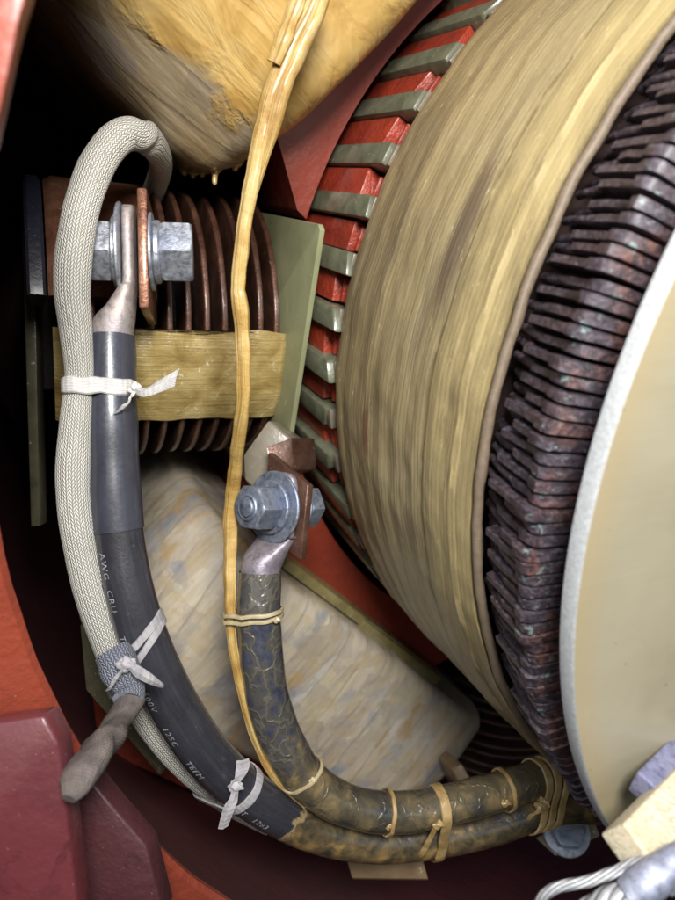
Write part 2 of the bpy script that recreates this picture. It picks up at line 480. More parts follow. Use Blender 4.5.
def m_cord():
    n = Nt('varnish soaked cord')
    u, v, _ = n.sep(n.uv())[:3]
    o = n.obj()
    g = n.noise(n.comb(n.math('MULTIPLY', u, 9.0), n.math('MULTIPLY', v, 9.0), 0.0), 1, 4, .6)
    fib = n.noise(n.comb(n.math('MULTIPLY', u, 70.0), n.math('MULTIPLY', v, 45.0), 1.0), 1, 3, .6)
    wr = n.noise(n.comb(n.math('MULTIPLY', u, 3.0), n.math('MULTIPLY', v, 260.0), 5.0), 1, 3, .6, .5)
    bl = n.noise(o, 60, 4, .6)
    c = n.ramp(bl, [(.3, (.36, .20, .045)), (.5, (.54, .355, .105)), (.7, (.66, .50, .22))])
    c = n.mix(n.ramp(g, [(.36, .75), (.48, 0.0)]), c, (.24, .12, .025))
    c = n.mix(n.ramp(fib, [(.58, 0.0), (.75, .5)]), c, (.74, .62, .36))
    h = n.math('ADD', n.math('MULTIPLY', g, 2.0), n.math('ADD', n.math('MULTIPLY', fib, .4), n.math('MULTIPLY', wr, .5)))
    return n.done(c, n.ramp(fib, [(.3, .32), (.7, .55)]), 0, n.bump(h, .0013, .7), coat=.35, coat_rough=.18)


MB_ = dict(
    band=m_band(), riser=m_riser(), disc=m_disc(),
    sleeve=m_braid('white braided sleeving', (.80, .78, .70), (.58, .55, .47), 36, .0018),
    bluebraid=m_braid('blue grey braid', (.27, .285, .33), (.13, .14, .18), 32, .0017, .7),
    jacket=m_jacket(), shrink=m_resin('dark shrink tube', (.032, .034, .047), (.042, .044, .060), (.052, .055, .072), 1, (1, 1, 1), .00025, .5, 0),
    varnished=m_varnished(),
    ink=m_paint('white ink', (.46, .47, .50), (.10, .10, .12), .6, 0, .0002, 16.0),
    zinc=m_zinc('galvanised zinc'), bluezinc=m_zinc('blue zinc', (.25, .28, .345), .6),
    tin=m_zinc('tinned copper lug', (.40, .345, .32), .4, (.42, .6)),
    pinktin=m_zinc('worn tinned lug', (.34, .30, .325), .5, (.36, .54)),
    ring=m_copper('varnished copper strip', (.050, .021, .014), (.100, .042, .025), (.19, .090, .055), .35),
    darkring=m_copper('dark copper strip', (.030, .016, .012), (.052, .026, .019), (.09, .045, .032), .3),  # darker copper tone for the bottom coil
    terminal=m_copper('copper bar', (.13, .050, .028), (.24, .105, .060), (.36, .19, .12), .55),
    brownbar=m_copper('browned copper bar', (.075, .036, .024), (.13, .066, .045), (.20, .115, .085), .45),
    tape=m_strap(),
    cord=m_cord(),
    string=m_resin('varnished string', (.28, .22, .12), (.46, .38, .22), (.6, .52, .34), 2, (1, 1, 1), .0004),
    amber=m_resin('amber varnished tape', (.22, .14, .05), (.40, .27, .11), (.55, .41, .20), 2, (1, 1, 1), .0005),
    lash=m_resin('golden lashing tape', (.26, .17, .065), (.46, .33, .15), (.60, .47, .26), 2, (1, 1, 1), .0006),
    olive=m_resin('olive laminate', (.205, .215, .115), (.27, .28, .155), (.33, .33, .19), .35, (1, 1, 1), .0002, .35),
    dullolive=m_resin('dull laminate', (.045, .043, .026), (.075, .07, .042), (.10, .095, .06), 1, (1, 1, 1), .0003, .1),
    strip=m_resin('ochre laminate', (.15, .125, .050), (.24, .20, .085), (.34, .31, .17), .8, (1, 1, 1), .0004, .4),
    wedge=m_resin('grey green wedge', (.085, .092, .058), (.145, .152, .098), (.20, .205, .14), 1.6, (1, 1, 1), .0004, .35),
    redcoil=m_paint('red coil varnish', (.40, .050, .022), (.20, .028, .018), .28, .5, .0012, 3.0),
    core=m_paint('dark core', (.020, .013, .012), (.035, .018, .015), .6, 0),
    red=m_paint('red oxide paint', (.235, .036, .017), (.17, .026, .015), .45, .15),
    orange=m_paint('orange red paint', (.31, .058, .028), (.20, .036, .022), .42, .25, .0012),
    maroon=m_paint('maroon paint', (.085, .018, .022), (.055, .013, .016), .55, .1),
    rib=m_paint('dark sky tinted paint', (.070, .017, .020), (.05, .013, .016), .5, .1),  # same painted-in sky tint on red-brown, darker throughout
    plum=m_paint('sky tinted glossy paint', (.135, .030, .034), (.085, .020, .024), .34, .4, .0008),  # red-brown with the purple of the sky's reflection mixed into the base
    dark=m_paint('shade black paint', (.012, .010, .010), (.02, .015, .014), .7, 0),  # near-black base stands in for the shade inside the copper coils
    bluedark=m_paint('blue black insulation', (.022, .025, .040), (.012, .012, .018), .4, .2),
    castmetal=m_zinc('blue grey casting', (.24, .24, .345), .3, (.45, .65)),
    wood=m_wood(), ferr=m_zinc('dull ferrule', (.32, .34, .42), .45, (.4, .6)),
    lip=m_twist('wound lip cord', (.24, .185, .125), (.13, .095, .07), 1, .0008, 0, .5, .00010),
    wire=m_twist('braided wire', (.56, .57, .57), (.30, .31, .33), 7, .006, .35, .48),
    whitetie=m_cloth('white cotton tape', (.72, .70, .66), (.52, .50, .50)),
    greytie=m_cloth('grey cotton tape', (.55, .53, .53), (.30, .28, .30)),
    greycloth=m_cloth('grey taped cloth', (.17, .14, .12), (.075, .065, .065), 260.0, 6500.0),
    cream=m_resin('cream fibre', (.15, .13, .095), (.22, .19, .14), (.30, .27, .21), .7, (1, 1, 1), .0006, .2),
    tan=m_resin('tan fibre board', (.13, .085, .045), (.20, .135, .075), (.28, .20, .12), .7, (1, 1, 1), .0006, .2),
    uppercoil=m_tapecoil('varnished coil tape', True), lowercoil=m_tapecoil('mica coil tape', False),
    varnish=m_resin('set varnish', (.40, .24, .07), (.52, .34, .12), (.62, .45, .22), .8, (1, 1, 1), .0006, .7),
)


# ------------------------------------------------------------------ mesh helpers
class MB:
    def __init__(self):
        self.v, self.f, self.uv = [], [], []        # uv: per face list of (u, v)

    def add(self, verts, faces, uvs=None):
        b = len(self.v)
        self.v += [tuple(map(float, p)) for p in verts]
        self.f += [tuple(i + b for i in f) for f in faces]
        self.uv += uvs if uvs else [[(0, 0)] * len(f) for f in faces]
        return self

    def grid(self, rows, closed_u=False, closed_v=False, uvf=None):
        """rows: list of rings; v along rows, u along each ring"""
        nv, nu = len(rows), len(rows[0])
        verts = [p for r in rows for p in r]
        fs, uvs = [], []
        for j in range(nv if closed_v else nv - 1):
            for i in range(nu if closed_u else nu - 1):
                j2, i2 = (j + 1) % nv, (i + 1) % nu
                fs.append((j * nu + i, j * nu + i2, j2 * nu + i2, j2 * nu + i))
                if uvf:
                    uvs.append([uvf(i, j), uvf(i + 1, j), uvf(i + 1, j + 1), uvf(i, j + 1)])
        return self.add(verts, fs, uvs if uvf else None)

    def cap(self, ring, flip=False):
        idx = list(range(len(ring)))
        return self.add(ring, [tuple(idx[::-1] if flip else idx)])

    def box(self, m, sx, sy, sz, bev=0.0):
        bm = bmesh.new()
        bmesh.ops.create_cube(bm, size=1)
        for v in bm.verts:
            v.co = Vector((v.co.x * sx, v.co.y * sy, v.co.z * sz))
        if bev:
            bmesh.ops.bevel(bm, geom=bm.edges[:], offset=bev, segments=2, profile=.5, affect='EDGES')
        self.take(bm, m)
        return self

    def take(self, bm, m=None):
        bm.verts.index_update()
        vs = [(m @ v.co if m else v.co) for v in bm.verts]
        self.add(vs, [[v.index for v in f.verts] for f in bm.faces])
        bm.free()


def link(name, mb, mat, parent=None, world=True, smooth=True, loc=None):
    me = bpy.data.meshes.new(name)
    V = mb.v
    ob = bpy.data.objects.new(name, me)
    if parent is not None:
        root = parent
        while root.parent:
            root = root.parent
        if world:
            mi = ROOTM[root.name].inverted()
            V = [tuple(mi @ Vector(p)) for p in V]
        ob.parent = parent
    else:
        if world:
            a = np.array(V)
            base = Vector((a[:, 0].mean(), a[:, 1].mean(), a[:, 2].min())) if loc is None else Vector(loc)
            V = [tuple(Vector(p) - base) for p in V]
            ob.location = base
            ROOTM[ob.name] = Matrix.Translation(base)
    me.from_pydata(V, [], mb.f)
    ul = me.uv_layers.new(name='UVMap')
    flat = []
    for q in mb.uv:
        for p in q:
            flat += [p[0], p[1]]
    ul.data.foreach_set('uv', flat)
    bm = bmesh.new(); bm.from_mesh(me)
    bmesh.ops.recalc_face_normals(bm, faces=bm.faces)
    bm.to_mesh(me); bm.free()
    if smooth:
        me.polygons.foreach_set('use_smooth', [True] * len(me.polygons))
        me.set_sharp_from_angle(angle=math.radians(smooth if smooth is not True else 42))
    me.materials.append(mat if not isinstance(mat, str) else MB_[mat])
    COL.objects.link(ob)
    return ob


ROOTM = {}


def thing(name, label, cat, m=None, loc=None, group=None):
    o = bpy.data.objects.new(name, None)
    o.empty_display_size = .02
    COL.objects.link(o)
    m = m if m is not None else Matrix.Translation(Vector(loc))
    o.matrix_world = m
    ROOTM[o.name] = m.copy()
    return tag(o, label, cat, group)


def tag(o, label, cat, group=None):
    o['label'] = label; o['category'] = cat
    if group:
        o['group'] = group
    return o


def spline(pts, n=10):
    """Catmull-Rom through rows of any width"""
    p = np.array(pts, float)
    p = np.vstack([2 * p[0] - p[1], p, 2 * p[-1] - p[-2]])
    out = []
    for i in range(1, len(p) - 2):
        for k in range(n):
            t = k / n
            a, b, c, d = p[i - 1], p[i], p[i + 1], p[i + 2]
            out.append(.5 * (2 * b + (c - a) * t + (2 * a - 5 * b + 4 * c - d) * t * t + (3 * b - a - 3 * c + d) * t ** 3))
    out.append(p[-2])
    return np.array(out)


def frames(C):
    T = np.gradient(C, axis=0)
    T /= np.linalg.norm(T, axis=1)[:, None]
    n0 = np.cross(T[0], [0, 1, 0]); n0 /= np.linalg.norm(n0)
    N = [n0]
    for i in range(1, len(C)):
        n_ = N[-1] - T[i] * (N[-1] @ T[i])
        N.append(n_ / np.linalg.norm(n_))
    N = np.array(N)
    return T, N, np.cross(T, N)


def tube(mb, C, R, seg=28, flat=1.0, lump=0.0, lscale=80.0, caps=True, fdir=None, v0=0.0):
    C = np.asarray(C, float)
    R = np.broadcast_to(R, (len(C),))
    T, N, B = frames(C)
    L = np.concatenate([[0], np.cumsum(np.linalg.norm(np.diff(C, axis=0), axis=1))]) + v0
    fl = np.broadcast_to(flat, (len(C),))
    rows = []
    for i in range(len(C)):
        nn, bb = N[i], B[i]
        if fdir is not None:                       # flattened along fdir
            bb = np.asarray(fdir, float) - T[i] * (np.asarray(fdir) @ T[i]); bb /= np.linalg.norm(bb)
            nn = np.cross(bb, T[i])
        ring = []
        for k in range(seg):
            a = 2 * math.pi * k / seg
            d = nn * math.cos(a) + bb * math.sin(a) * fl[i]
            q = C[i] + d * R[i]
            if lump:
                q = q + d * R[i] * lump * mnoise.noise(Vector(q * lscale))
            ring.append(q)
        rows.append(ring)
    mb.grid(rows, closed_u=True, uvf=lambda i, j: (i / seg, L[min(j, len(L) - 1)]))
    if caps:
        mb.cap(rows[0], True); mb.cap(rows[-1])
    return mb


def lathe(mb, prof, a0=0, a1=360, seg=180, wob=None):
    full = abs(a1 - a0) >= 360
    n_ = seg if full else seg + 1
    rows = []
    for (r, h) in prof:
        ring = []
        for k in range(n_):
            t = math.radians(a0 + (a1 - a0) * k / seg)
            rr, hh = (r, h) if wob is None else wob(r, h, t)
            ring.append((rr * S * math.cos(t), rr * S * math.sin(t), hh * S))
        rows.append(ring)
    mb.grid(rows, closed_u=full)
    return mb


def u_sweep(mb, W, r, hn, hb, sec, nc=16, ns=10, tc=0.0, disp=None):
    """sweep a closed section [(inset, rho)] round a U outline in the (tau, h) plane of a pole frame"""
    path = []
    for k in range(ns):
        path.append((-W, hb + (hn - r - hb) * k / ns, -1, 0))
    for k in range(nc + 1):
        a = math.pi - (math.pi / 2) * k / nc
        path.append((-W + r + r * math.cos(a), hn - r + r * math.sin(a), math.cos(a), math.sin(a)))
    nm = 0 if W - r < 1e-4 else max(2, int(ns * 1.2))
    for k in range(1, nm):
        path.append((-W + r + (2 * W - 2 * r) * k / nm, hn, 0, 1))
    for k in range(nc + 1):
        if nm == 0 and k == 0:
            continue
        a = math.pi / 2 - (math.pi / 2) * k / nc
        path.append((W - r + r * math.cos(a), hn - r + r * math.sin(a), math.cos(a), math.sin(a)))
    for k in range(1, ns + 1):
        path.append((W, hn - r + (hb - hn + r) * k / ns, 1, 0))
    L = [0]
    for a, b in zip(path, path[1:]):
        L.append(L[-1] + math.hypot(b[0] - a[0], b[1] - a[1]) * S)
    SL = [0]
    for a, b in zip(sec, sec[1:] + sec[:1]):
        SL.append(SL[-1] + math.hypot(b[0] - a[0], b[1] - a[1]) * S)
    rows = []
    for (t, h, nx, ny) in path:
        ring = []
        for (ins, rho) in sec:
            q = Vector((rho * S, (t - nx * ins + tc) * S, (h - ny * ins) * S))
            if disp:
                q = disp(q, nx, ny, ins, rho)
            ring.append(q)
        rows.append(ring)
    ns_ = len(sec)
    mb.grid(rows, closed_u=True, uvf=lambda i, j: (L[min(j, len(L) - 1)], SL[i]))
    mb.cap(rows[0], True); mb.cap(rows[-1])
    return mb


def rrect(x0, x1, y0, y1, r, n=4, sub=1):
    pts = []
    for cx, cy, a0 in ((x1 - r, y1 - r, 0), (x0 + r, y1 - r, 90), (x0 + r, y0 + r, 180), (x1 - r, y0 + r, 270)):
        for k in range(n + 1):
            a = math.radians(a0 + 90 * k / n)
            pts.append((cx + r * math.cos(a), cy + r * math.sin(a)))
    if sub > 1:
        out = []
        for a, b in zip(pts, pts[1:] + pts[:1]):
            d = math.hypot(b[0] - a[0], b[1] - a[1])
            k = sub if d > r else 1
            for i in range(k):
                out.append((a[0] + (b[0] - a[0]) * i / k, a[1] + (b[1] - a[1]) * i / k))
        pts = out
    return pts


def basis(x, y=None, z=None, loc=(0, 0, 0)):
    """matrix with local z along z and local x as near x as possible"""
    z = Vector(z).normalized(); x = Vector(x); x = (x - z * x.dot(z)).normalized(); y = z.cross(x)
    m = Matrix.Identity(4)
    for i in range(3):
        m[i][0], m[i][1], m[i][2], m[i][3] = x[i], y[i], z[i], loc[i]
    return m


def hexprism(mb, m, af, h, cham=.12, hole=0.0):
    """hex of across-flats af, from z=0 to z=h, chamfered at the top"""
    R = af / math.sqrt(3)
    rows = []
    def ring(r_hex, z, lim=None):
        out = []
        for k in range(48):
            a = 2 * math.pi * k / 48
            s = (a + math.pi / 6) % (math.pi / 3) - math.pi / 6
            rr = (af / 2) / math.cos(s) * r_hex
            if lim:
                rr = min(rr, lim)
            out.append((rr * math.cos(a), rr * math.sin(a), z))
        return out
    rows = [ring(.6, 0), ring(.985, 0, af * .53), ring(.995, h * .06, af * .56), ring(1, h * .12), ring(1, h * (1 - cham)),
            ring(.995, h * (1 - cham * .55), af * .555), ring(.985, h * (1 - cham * .18), af * .515), ring(.95, h, af * .465), ring(.5, h, af * .25)]
    rows = [[tuple(m @ Vector(p)) for p in r] for r in rows]
    mb.grid(rows, closed_u=True)
    mb.cap(rows[0], True); mb.cap(rows[-1])
    return mb


def disc(mb, m, r0, r1, h, bev=.0006, seg=40):
    prof = [(r1, 0), (r0 - bev, 0), (r0, bev), (r0, h - bev), (r0 - bev, h), (r1, h)]
    rows = [[tuple(m @ Vector((r * math.cos(2 * math.pi * k / seg), r * math.sin(2 * math.pi * k / seg), z))) for k in range(seg)] for r, z in prof]
    mb.grid(rows, closed_u=True)
    mb.cap(rows[0], True); mb.cap(rows[-1])
    return mb


def slab(mb, corners, thick, bev=.0008):
    """a plate whose seen face has these corners; thick is the vector to its back face"""
    bm = bmesh.new()
    t = Vector(thick)
    A = [bm.verts.new(Vector(c)) for c in corners]
    B = [bm.verts.new(Vector(c) + t) for c in corners]
    bm.faces.new(A); bm.faces.new(B[::-1])
    k = len(A)
    for i in range(k):
        bm.faces.new((A[i], B[i], B[(i + 1) % k], A[(i + 1) % k]))
    bmesh.ops.recalc_face_normals(bm, faces=bm.faces)
    if bev:
        bmesh.ops.bevel(bm, geom=bm.edges[:], offset=bev, segments=2, profile=.5, affect='EDGES')
    mb.take(bm)
    return mb


def hull2(pts):
    pts = sorted(map(tuple, pts))
    def half(ps):
        h = []
        for p in ps:
            while len(h) > 1 and (h[-1][0] - h[-2][0]) * (p[1] - h[-2][1]) - (h[-1][1] - h[-2][1]) * (p[0] - h[-2][0]) <= 0:
                h.pop()
            h.append(p)
        return h[:-1]
    return half(pts) + half(pts[::-1])


def band_loop(mb, circles, axis, width, thick, tilt=0.0, wob=0.0):
    """flat tape pulled tight round circles [(centre, radius)] in the plane across axis"""
    ax = np.asarray(axis, float); ax /= np.linalg.norm(ax)
    x = np.cross(ax, [0, 1, 0]); x /= np.linalg.norm(x); y = np.cross(ax, x)
    c0 = np.mean([c for c, _ in circles], axis=0)
    pts = []
    for c, r in circles:
        d = np.asarray(c) - c0
        for k in range(72):
            a = 2 * math.pi * k / 72
            pts.append((d @ x + (r + thick * .3) * math.cos(a), d @ y + (r + thick * .3) * math.sin(a)))
    h = hull2(pts)
    # resample evenly
    h = np.array(h + [h[0]])
    L = np.concatenate([[0], np.cumsum(np.linalg.norm(np.diff(h, axis=0), axis=1))])
    n_ = 96
    s = np.linspace(0, L[-1], n_, endpoint=False)
    hx, hy = np.interp(s, L, h[:, 0]), np.interp(s, L, h[:, 1])
    rows = []
    for k in range(n_):
        q = c0 + x * hx[k] + y * hy[k]
        q = q + ax * (tilt * hx[k] + wob * mnoise.noise(Vector((k * .13, 3, 1))))
        a, b = (hx[(k + 1) % n_] - hx[k - 1], hy[(k + 1) % n_] - hy[k - 1])
        no = x * b - y * a; no /= np.linalg.norm(no)
        if no @ (x * hx[k] + y * hy[k]) < 0:
            no = -no
        w = width * (1 + .12 * mnoise.noise(Vector((k * .2, 9, 4))))
        rows.append([q - ax * w / 2, q - ax * w * .42 + no * thick, q + no * thick * 1.15, q + ax * w * .42 + no * thick, q + ax * w / 2])
    mb.grid(rows, closed_v=True, uvf=lambda i, j: (i / 4 * .08, s[j] if j < n_ else L[-1]))
    return mb


def ribbon(mb, pts, wd, width, thick=.0005, n=8):
    """a tape tail through pts (n x 3) with width directions wd"""
    k = np.hstack([np.array(pts), np.array(wd), np.array(width)[:, None]])
    s = spline(k, n)
    C, D, W = s[:, :3], s[:, 3:6], s[:, 6]
    D /= np.linalg.norm(D, axis=1)[:, None]
    T = np.gradient(C, axis=0)
    N = np.cross(D, T); N /= np.linalg.norm(N, axis=1)[:, None]
    L = np.concatenate([[0], np.cumsum(np.linalg.norm(np.diff(C, axis=0), axis=1))])
    rows = []
    for i in range(len(C)):
        a, b = D[i] * W[i] / 2, N[i] * thick
        cup = N[i] * W[i] * .10
        rows.append([C[i] - a + cup, C[i] - a * .5 + b * .5 - cup * .2, C[i] + b - cup, C[i] + a * .5 + b * .5 - cup * .2, C[i] + a + cup, C[i] + a * .5 - b * .5 - cup * .2, C[i] - b - cup, C[i] - a * .5 - b * .5 - cup * .2])
    ux = [0, .02, .04, .06, .08, .06, .04, .02, 0]
    mb.grid(rows, closed_u=True, uvf=lambda i, j: (ux[i], L[min(j, len(L) - 1)]))
    mb.cap(rows[0], True); mb.cap(rows[-1])
    return mb


def knot(mb, c, r, seed=0, stretch=(1, 1, 1)):
    bm = bmesh.new()
    bmesh.ops.create_icosphere(bm, subdivisions=4, radius=1)
    for v in bm.verts:
        d = v.co.normalized()
        k = 1 + .30 * math.sin(4.0 * d.x + 3 * d.z + seed) * math.cos(3.2 * d.y - seed) + .22 * mnoise.noise(d * 2.6 + Vector((seed, 0, 0)))
        v.co = Vector(c) + Vector((d.x * stretch[0], d.y * stretch[1], d.z * stretch[2])) * r * k
    mb.take(bm)
    return mb


# ------------------------------------------------------------------ armature
M0 = frame(0)
arm = thing('armature', 'motor armature with wide tan resin banding and dark bars round its end', 'armature', M0)
link('core', lathe(MB(), [(.0, -2.6), (.995, -2.6), (.995, -.60), (.975, -.52), (.95, -.3), (.93, .0), (.93, .12), (.74, .14), (.0, .14)], seg=160), 'core', arm, False)

NS = 55
for k in range(NS):
    ph = 360 * k / NS + 2.0
    if not (112 < ph < 262):
        continue
    d = ph + random.uniform(-.25, .25)
    pitch = 2 * math.pi / NS
    def blk(a0, a1, r0, r1, h0, h1, bev, skew=0.0):
        mb = MB()
        pts = []
        t0, t1 = math.radians(d) + pitch * a0, math.radians(d) + pitch * a1
        bm = bmesh.new()
        vs = {}
        for i, t in enumerate((t0, t1)):
            for j, r in enumerate((r0, r1)):
                for l, h in enumerate((h0, h1)):
                    hh = h + (skew if l and i else 0)
                    vs[i, j, l] = bm.verts.new((r * S * math.cos(t), r * S * math.sin(t), hh * S))
        for q in (((0, 0, 0), (0, 1, 0), (0, 1, 1), (0, 0, 1)), ((1, 0, 0), (1, 0, 1), (1, 1, 1), (1, 1, 0)),
                  ((0, 0, 0), (0, 0, 1), (1, 0, 1), (1, 0, 0)), ((0, 1, 0), (1, 1, 0), (1, 1, 1), (0, 1, 1)),
                  ((0, 0, 0), (1, 0, 0), (1, 1, 0), (0, 1, 0)), ((0, 0, 1), (0, 1, 1), (1, 1, 1), (1, 0, 1))):
            bm.faces.new([vs[i] for i in q])
        bmesh.ops.recalc_face_normals(bm, faces=bm.faces)
        bmesh.ops.bevel(bm, geom=bm.edges[:], offset=bev, segments=2, profile=.5, affect='EDGES')
        mb.take(bm)
        return mb
    j = random.uniform(-.02, .016)
    g = random.uniform(-.04, .04)
    w = blk(-.48 + g, -.06 + g, .97, 1.038 + random.uniform(-.006, .006), -1.25, -.562 + j, .0018, random.uniform(-.03, .03))
    wo = link('slot_wedge', w, 'wedge', arm, False)
    e = blk(-.47 + g, -.08 + g, .98, 1.028, -.575 + j, -.551 + j, .0008, .0)
    link('resin_edge', e, 'cream', wo, False)
    c = blk(-.05, .51, .97, 1.024 + random.uniform(-.006, .008), -1.25, -.635 + j * 1.6, .0014, random.uniform(-.025, .025))
    co = link('coil_side', c, 'redcoil', arm, False)
    c2 = blk(.02, .49, .96, 1.000, -.66, -.50, .0008)
    for hr in (-.606 + j, -.580 + j):
        a = blk(.03, .48, .985, 1.010, hr - .006, hr + .006, .0009)
        c2.add(a.v, a.f)
    link('coil_step', c2, 'redcoil', co, False)

prof = [(.96, -.525), (1.02, -.525), (1.033, -.518), (1.036, -.50)]
for i in range(1, 60):
    t = i / 60
    h = -.50 + .485 * t
    prof.append((1.036 - .030 * t + .0016 * math.sin(h * 95) * (1 if i % 2 else .2) + (.004 if .72 < t < .93 else 0), h))
prof += [(1.004, -.008), (.99, -.012), (.955, -.06)]
def bwob(r, h, t):
    e = .0045 * mnoise.noise(Vector((math.cos(t) * 9, math.sin(t) * 9, h * 8))) + .002 * mnoise.noise(Vector((math.cos(t) * 30, math.sin(t) * 30, h * 60)))
    return (r + (e if r > 1 else 0), h + (.004 * mnoise.noise(Vector((math.cos(t) * 20, math.sin(t) * 20, 5))) if h < -.51 else 0))
link('banding', lathe(MB(), prof, seg=420, wob=bwob), 'band', arm, False)

ring_pts = []
for k in range(361):
    t = math.radians(k)
    rr = .996 + .004 * mnoise.noise(Vector((math.cos(t) * 14, math.sin(t) * 14, 2)))
    ring_pts.append((rr * S * math.cos(t), rr * S * math.sin(t), (.004 + .004 * mnoise.noise(Vector((math.cos(t) * 11, math.sin(t) * 11, 7)))) * S))
link('lip_cord', tube(MB(), ring_pts, .0022, seg=12, lump=.22, lscale=260, caps=False), 'lip', arm, False)

NR = 295
PT = 2 * math.pi / NR
def riser(mb, ph, odd):
    w1, w2 = random.uniform(.56, .68), random.uniform(.80, .92)
    hs = (.062 if odd else .036) + random.uniform(-.008, .008)
    top = random.uniform(-.007, .007)
    lean = random.uniform(-.10, .10)
    hc = .126 + random.uniform(-.010, .006)
    st = [(.972 + top, .05, hs, w1 * .9), (.993 + top, .06, hs + .003, w1), (.998 + top, .06, .085, w1 * random.uniform(.92, 1.0)), (1.0 + top, .06, hc - .006, w1 * 1.0),
          (1.006 + top, .06, hc + .003, w2 * .95), (1.008 + top, .055, .148, w2)]
    rows = []
    th = math.radians(ph)
    def ring(o, i_, w, k=0.0):
        out = []
        for f_, tw in ((0, .80), (.10, .99), (.5, 1), (1, 1), (1, -1), (.5, -1), (.10, -.99), (0, -.80)):
            r = o[0] + (i_[0] - o[0]) * f_; h = o[1] + (i_[1] - o[1]) * f_
            t = th + PT * (.5 * w * tw + lean * k) + PT * .06 * mnoise.noise(Vector((r * 30, h * 70 + f_, ph)))
            r += .0035 * mnoise.noise(Vector((ph * 3.1, h * 60, f_ * 3)))
            out.append((r * S * math.cos(t), r * S * math.sin(t), h * S))
        return out
    for (r, dp, h, w) in st:
        rows.append(ring((r, h), (r - dp, h - .0 if h < .13 else h - .05), w, max(0, (.125 - h) / .09)))
    rows.append(ring((1.000 + top, .158), (.95, .10), w2))
    rows.append(ring((.978 + top, .165), (.955, .11), w2 * .96))
    for q, hh in ((.95, .170), (.90, .173), (.84, .177), (.76, .180)):
        rows.append(ring((q, hh + random.uniform(-.002, .002)), (q - .01, hh - .06), w2 * random.uniform(.92, 1.02)))
    g = MB()
    g.grid(rows, closed_u=True)
    g.cap(rows[0], True); g.cap(rows[-1])
    t1 = th + PT * random.uniform(-.25, .25)
    t2 = th + PT * lean * .8
    r0 = .966 + random.uniform(-.012, .012)
    C = [(rr * S * math.cos(t), rr * S * math.sin(t), h * S) for rr, h, t in ((r0 - .01, -.012, t1), (r0, .018, t1), (r0 + .008, hs + .005, t2), (r0 + .008, hs + .03, t2))]
    tube(g, spline(C, 4), .0016 + random.uniform(0, .0004), seg=10, lump=.3, lscale=300)
    mb.add(g.v, g.f, g.uv)
    return mb
rest = MB()
for k in range(NR):
    ph = 360 * k / NR
    a = ph + random.uniform(-.07, .07)
    if 122 < ph < 243:
        link('riser_bar', riser(MB(), a, k % 2), 'riser', arm, False, smooth=50)
    elif 104 < ph < 264:
        riser(rest, a, k % 2)
far = link('riser_bars', rest, 'riser', arm, False, smooth=50)
far['kind'] = 'stuff'

# ------------------------------------------------------------------ cream disc
dp = [(.42, .226), (1.000, .226), (1.006, .230), (1.006, .254), (1.003, .258), (.42, .258), (.42, .226)]
dobj = link('insulation_disc', lathe(MB(), dp, seg=360), 'disc', None, False)
dobj.matrix_world = M0
tag(dobj, 'big cream laminate disc with thick white edge covering the end of the dark bars', 'disc')

# ------------------------------------------------------------------ poles and coils
def fbm(q, s, amp):
    return amp * (mnoise.noise(q * s) + .5 * mnoise.noise(q * s * 2.3))


def main_coil(o, mat, W, r, hn, r0, r1, d=.27, tc=0.0, amp=.004, bulge=.02, rr=.05):
    sec = rrect(0, d, r0, r1, rr, 5, 9)
    def disp(q, nx, ny, ins, rho):
        f = 1 - ((rho - (r0 + r1) / 2) / ((r1 - r0) / 2)) ** 2
        out = Vector((0, nx, ny))
        if ins < d * .5:
            q = q + out * (bulge * f * S)
        q = q + out * fbm(q, 16, amp) + Vector((1, 0, 0)) * fbm(q + Vector((3, 1, 2)), 14, amp * .8)
        return q + out * .0006 * mnoise.noise(q * 130)
    return link('taped_winding', u_sweep(MB(), W, r, hn, -2.4, sec, nc=22, ns=20, tc=tc, disp=disp), mat, o, False)


PHI_U, PHI_L, PHI_I, PHI_B = 133, 223, 174, 266
MU = frame(PHI_U)
up = thing('field_coil', 'large varnish covered amber coil at the top with drips on its underside', 'coil', MU, group='field coils')
main_coil(up, 'uppercoil', .58, .30, -.575, 1.135, 1.8, amp=.005, bulge=.03, rr=.07)
upm = [tuple(MU @ v.co) for v in up.children[0].data.vertices] if up.children else []
UPV = np.array(upm)
upx = 337.5 + F * UPV[:, 0] / UPV[:, 1]; upy = 450 - F * UPV[:, 2] / UPV[:, 1]
for px, l, w in ((219, .0080, .0021), (203, .0034, .0026), (190, .0030, .0020), (179, .0022, .0019), (240, .0036, .0024), (262, .0022, .0026), (168, .0016, .0018)):
    near = np.where(np.abs(upx - px) < 6)[0]
    b = UPV[near[np.argmax(upy[near])]]
    dn = np.array([0, 0, -1.0])
    C = [b + np.array([.001, .003, .009]), b + np.array([.0003, .001, .003]), b, b + dn * l * .35, b + dn * l * .7, b + dn * l]
    s_ = spline(C, 5)
    rad = np.interp(np.linspace(0, 5, len(s_)), [0, 1, 2, 3, 4, 4.6, 5], [w * 2.2, w * 2.0, w * 1.35, w * .72, w * .62, w * .55, w * .12])
    link('varnish_drip', tube(MB(), s_, rad, seg=16, lump=.25, lscale=230), 'varnish', up)

ML = frame(PHI_L)
lo = thing('field_coil', 'pale mottled taped coil with bluish and brown stains at the lower middle', 'coil', ML, group='field coils')
main_coil(lo, 'lowercoil', .70, .27, -.655, 1.178, 1.66, tc=.065, amp=.002, bulge=.022, rr=.04)


